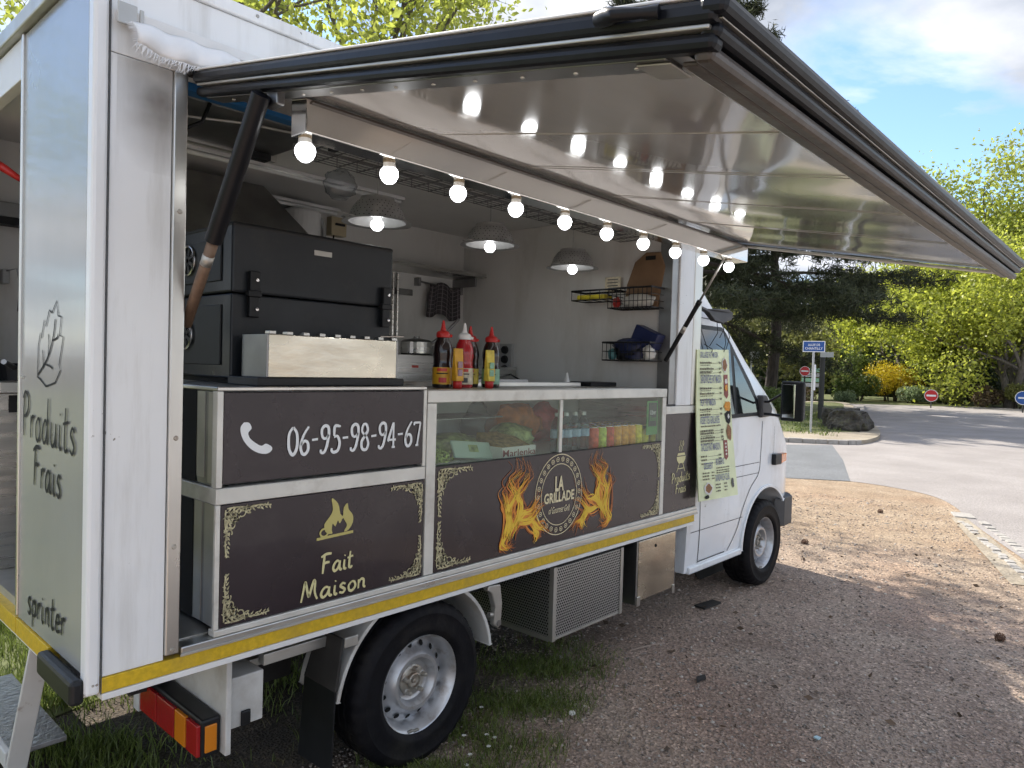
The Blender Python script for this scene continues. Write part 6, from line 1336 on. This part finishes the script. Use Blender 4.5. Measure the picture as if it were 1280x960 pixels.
# extractor hood, heater, conduit, junction box, tubes
t = thing('extractor_hood', (1.15, 1.5, 2.2), 'grey steel extractor hood with slanting sides behind the oven', 'hood'); MB().hexa([(.62, 1.15, 2.16), (1.62, 1.15, 2.16), (1.62, 1.845, 2.16), (.62, 1.845, 2.16), (.80, 1.42, 2.60), (1.28, 1.42, 2.60), (1.28, 1.845, 2.60), (.80, 1.845, 2.60)]).build('hood', 'steel_dark', t, bev=.004); part('lip', 'steel', (.61, 1.63, 1.14, 1.849, 2.12, 2.159), parent=t)
t = thing('water_heater', (1.66, 1.72, 2.30), 'white cylindrical water heater on the far wall behind the oven', 'heater'); MB().lathe([(.0001, 0), (.11, 0), (.115, .01), (.115, .27), (.10, .285), (.0001, .285)], (1.70, 1.73, 2.295), 'z', 28).build('tank', 'white_plain', t, smooth=False); MB().lathe([(.0001, .003), (.009, .003), (.01, 0)], (1.70, 1.614, 2.40), 'y', 12).build('knob', 'pvc_grey', t)
t = thing('cable_conduit', (1.8, 1.8, 2.5), 'grey cable conduit bending down to the junction box', 'conduit'); MB().tube([(1.20, 1.83, 2.61), (1.60, 1.83, 2.61), (1.82, 1.83, 2.605), (1.90, 1.83, 2.575), (1.925, 1.83, 2.51), (1.93, 1.83, 2.30)], .014, 8).build('pipe', 'pvc_grey', t, smooth=True); part('clip', 'pvc_grey', (1.52, 1.54, 1.81, 1.849, 2.59, 2.63), (1.76, 1.78, 1.81, 1.849, 2.59, 2.63), parent=t)
t = thing('junction_box', (2.02, 1.8, 2.45), 'beige junction box with a dark switch on the far wall', 'junction box'); part('box', 'beige_plastic', (1.955, 2.07, 1.79, 1.849, 2.48, 2.60), parent=t); part('switch', 'black_plastic', (1.98, 2.05, 1.775, 1.789, 2.545, 2.56), parent=t); MB().tube([(1.98, 1.80, 2.48), (1.97, 1.79, 2.44), (2.06, 1.79, 2.43)], .006, 6).build('cable', 'black_plastic', t)
for a, b, yy, zz, lb_ in ((.50, 2.05, 1.19, 2.635, 'long fluorescent batten along the ceiling above the oven'), (1.0, 1.95, 1.70, 2.61, 'short white trunking on the far wall under the ceiling')):
    t = thing('fluorescent_tube', ((a+b)/2, yy, zz), lb_, 'light tube'); part('batten', 'white_plain', (a, b, yy-.018, yy+.018, zz, zz+.019), parent=t); MB().tube([(a+.02, yy, zz-.012), (b-.02, yy, zz-.012)], .011, 10).build('tube', 'tube_glow', t, smooth=True)
t = thing('ceiling_hatch', (.7, .6, 2.6), 'dark roof hatch frame with a blue strip inside the opening', 'hatch'); part('panel', 'steel_dark', (.30, 1.02, .43, .90, 2.60, 2.612), parent=t); part('blue_strip', 'blue_strip', (.27, 1.05, .345, .40, 2.595, 2.625), parent=t); part('frame_rail', 'alu_dull', (.28, 1.06, .90, .93, 2.588, 2.62), (.28, 1.06, .401, .429, 2.60, 2.62), parent=t); MB().tube([(.30, .62, 2.56), (.70, .50, 2.59), (1.02, .44, 2.595)], .006, 6).build('brace', 'alu_dull', t); MB().tube([(.27, .50, 2.47), (.42, .47, 2.48), (.50, .44, 2.53), (.52, .42, 2.60)], .007, 8).build('cable', 'black_plastic', t, smooth=True); part('hinge', 'black_plastic', (.86, 1.0, .84, .90, 2.57, 2.598), parent=t)
# wire shelf hung below the ceiling behind the bulbs
t = thing('ceiling_wire_rack', (1.9, .2, 2.44), 'long dark wire rack hung under the ceiling behind the bulbs', 'wire rack'); mb = MB()
for k in range(9): mb.tube([(.80, .07+.03*k, 2.455), (3.05, .07+.03*k, 2.455)], .0022, 4)
mb.build('long_wires', 'steel_dark', t); mb = MB()
for k in range(24): x_ = .80+.0978*k; mb.tube([(x_, .07, 2.50), (x_, .07, 2.453), (x_, .31, 2.453), (x_, .31, 2.50)], .0026, 4)
mb.tube([(.80, .07, 2.50), (3.05, .07, 2.50)], .003, 5); mb.tube([(.80, .31, 2.50), (3.05, .31, 2.50)], .003, 5); mb.build('cross_wires', 'steel_dark', t)
for x_ in (.82, 1.9, 3.0): MB().tube([(x_, .07, 2.50), (x_, .07, 2.655)], .004, 5).build('hanger', 'steel_dark', t)
part('clamp', 'black_plastic', (.80, .83, .05, .08, 2.43, 2.50), parent=t)
o = sack('hanging_bag', 'clear plastic film bag hanging below the wire rack', 'plastic bag', 'bag_film', (1.02, .32, 2.33), (.07, .05, .065), 12); MB().tube([(1.02, .30, 2.44), (1.02, .32, 2.43)], .003, 4).build('string', 'pvc_grey', o)
# wire baskets on the bulkhead
def basket(y0, y1, z0, z1, dep, label, px=.022):
    t = thing('wire_basket', (3.2-dep/2, (y0+y1)/2, z0), label, 'wire basket', 'wire baskets on the bulkhead'); x0, x1 = 3.197-dep, 3.197; mb = MB()
    for z in (z0, z1): mb.tube([(x1, y0, z), (x0, y0, z), (x0, y1, z), (x1, y1, z), (x1, y0, z)], .0065 if z == z1 else .004, 6)
    mb.build('rim', 'black_plastic', t); mb = MB(); n_ = max(2, int((y1-y0)/px))
    for k in range(n_+1): y = y0+(y1-y0)*k/n_; mb.tube([(x1, y, z0), (x0, y, z0), (x0, y, z1)], .0028, 4)
    m_ = max(1, int((z1-z0)/.04))
    for k in range(m_+1): z = z0+(z1-z0)*k/m_; mb.tube([(x1, y0, z), (x0, y0, z), (x0, y1, z), (x1, y1, z)], .0026, 4)
    mb.build('wires', 'black_plastic', t); return t
basket(.06, .37, 2.045, 2.165, .17, 'black wire basket with packets, upper one on the bulkhead', .03); basket(.375, .67, 2.105, 2.165, .15, 'shallow black wire tray beside the upper basket', .06); basket(.06, .40, 1.722, 1.832, .17, 'black wire basket with blue cloth, lower one on the bulkhead', .03)
o = MB().prism([(3.185, .10, 2.05), (3.185, .34, 2.05), (3.185, .325, 2.20), (3.185, .27, 2.34), (3.185, .19, 2.395), (3.185, .09, 2.39), (3.185, .055, 2.30)], (-.022, 0, 0)).build('paper_sack', 'paper_brown', loc=(3.18, .2, 2.05), bev=.006); tag(o, 'brown cutting board with a dark handle hole leaning above the upper basket', 'board'); part('handle_slot', 'ink', (3.1600, 3.1628, .12, .19, 2.345, 2.37), parent=o, bev=0)
o.name = 'cutting_board'
sack('bread_packet', 'pale paper packet lying in the upper wire basket', 'packet', 'paper_white', (3.11, .20, 2.048), (.05, .11, .045), 21); sack('red_packet', 'small red packet at the end of the upper basket', 'packet', 'red_pack', (3.09, .345, 2.05), (.03, .022, .035), 22)
boxthing('yellow_packet', 'flat yellow packet lying in the shallow wire tray', 'packet', 'yellow_pack', (3.06, 3.15, .42, .64, 2.11, 2.14), .008); o = boxthing('price_card', 'pale printed card standing behind the wire tray', 'card', 'label_cream', (3.175, 3.18, .38, .50, 2.168, 2.26), .001)
for k in range(3): part('print_line', 'ink_soft', (3.1735, 3.1745, .40, .48, 2.20+.02*k, 2.206+.02*k), parent=o, bev=0)
o = boxthing('blue_box', 'tilted dark blue box resting on the lower wire basket', 'box', 'blue_box', (3.08, 3.17, .07, .24, 1.80, 1.90), .005); o.rotation_euler = (.42, 0, 0); o.location.z += .02
sack('blue_cloth', 'dark blue cloth heaped in the lower wire basket', 'cloth', 'blue_box', (3.10, .24, 1.73), (.06, .12, .07), 31); sack('black_bag', 'black bag bulging in the lower wire basket', 'bag', 'black_plastic', (3.085, .25, 1.726), (.045, .10, .05), 32); sack('white_packet', 'white packet at the pillar end of the lower wire basket', 'packet', 'paper_white', (3.09, .10, 1.727), (.045, .035, .048), 33); sack('teal_packet', 'teal packet at the open end of the lower basket', 'packet', 'teal', (3.07, .35, 1.727), (.03, .03, .035), 34)
# bits on the case top at right
t = thing('nozzle_bottle', (2.62, .40, 1.5605), 'small white nozzle bottle standing on the case top', 'bottle'); MB().lathe([(.0001, 0), (.018, 0), (.018, .03), (.010, .05), (.006, .075), (.0001, .078)], (2.70, .42, 1.5605), 'z', 16).build('body', 'cap_white', t, smooth=True)
boxthing('black_tray', 'flat black tray lying on the case top near the pillar', 'tray', 'black_plastic', (2.78, 3.05, .30, .50, 1.5605, 1.585)); boxthing('grey_lid', 'dark grey lid lying on the case top behind the bottles', 'lid', 'steel_dark', (1.95, 2.35, .42, .60, 1.5605, 1.595))
# seen through the rear doorway
t = thing('red_tap_lever', (.12, 1.45, 2.4), 'red lever handle seen through the rear doorway', 'lever'); MB().tube([(.09, 1.50, 2.47), (.125, 1.46, 2.44), (.17, 1.42, 2.40)], [.020, .018, .012], 8).build('lever', 'cap_red', t, smooth=True); MB().tube([(.09, 1.50, 2.47), (.09, 1.845, 2.47)], .014, 8).build('stem', 'steel_dark', t)
t = thing('rear_wall_rail', (.3, 1.8, 2.28), 'dark steel rail with a shelf edge inside the rear doorway', 'rail'); part('rail', 'steel_dark', (.06, .60, 1.78, 1.849, 2.29, 2.36), parent=t); part('edge', 'black_plastic', (.06, .60, 1.77, 1.849, 2.255, 2.2895), parent=t)
t = thing('small_fan', (.2, 1.75, 2.0), 'small wall tap with a thin hose inside the rear doorway', 'tap'); part('head', 'pvc_grey', (.185, .215, 1.76, 1.83, 1.98, 2.05), parent=t, bev=.008); MB().tube([(.20, 1.76, 2.04), (.23, 1.72, 2.05), (.25, 1.74, 1.98), (.255, 1.80, 1.86)], .004, 6).build('hose', 'pvc_grey', t, smooth=True); part('bracket', 'pvc_grey', (.19, .21, 1.83, 1.849, 2.0, 2.03), parent=t); t.name = 'wall_tap'
t = thing('dark_pan', (.22, 1.45, 1.545), 'dark pan with a handle on the worktop by the rear doorway', 'pan'); MB().lathe([(.0001, 0), (.12, 0), (.14, .07), (.135, .07), (.115, .01), (.0001, .01)], (.24, 1.55, 1.5455), 'z', 28).build('pan', 'black_plastic', t, smooth=False); MB().tube([(.16, 1.44, 1.60), (.10, 1.34, 1.625)], .011, 8).build('handle', 'steel_dark', t)
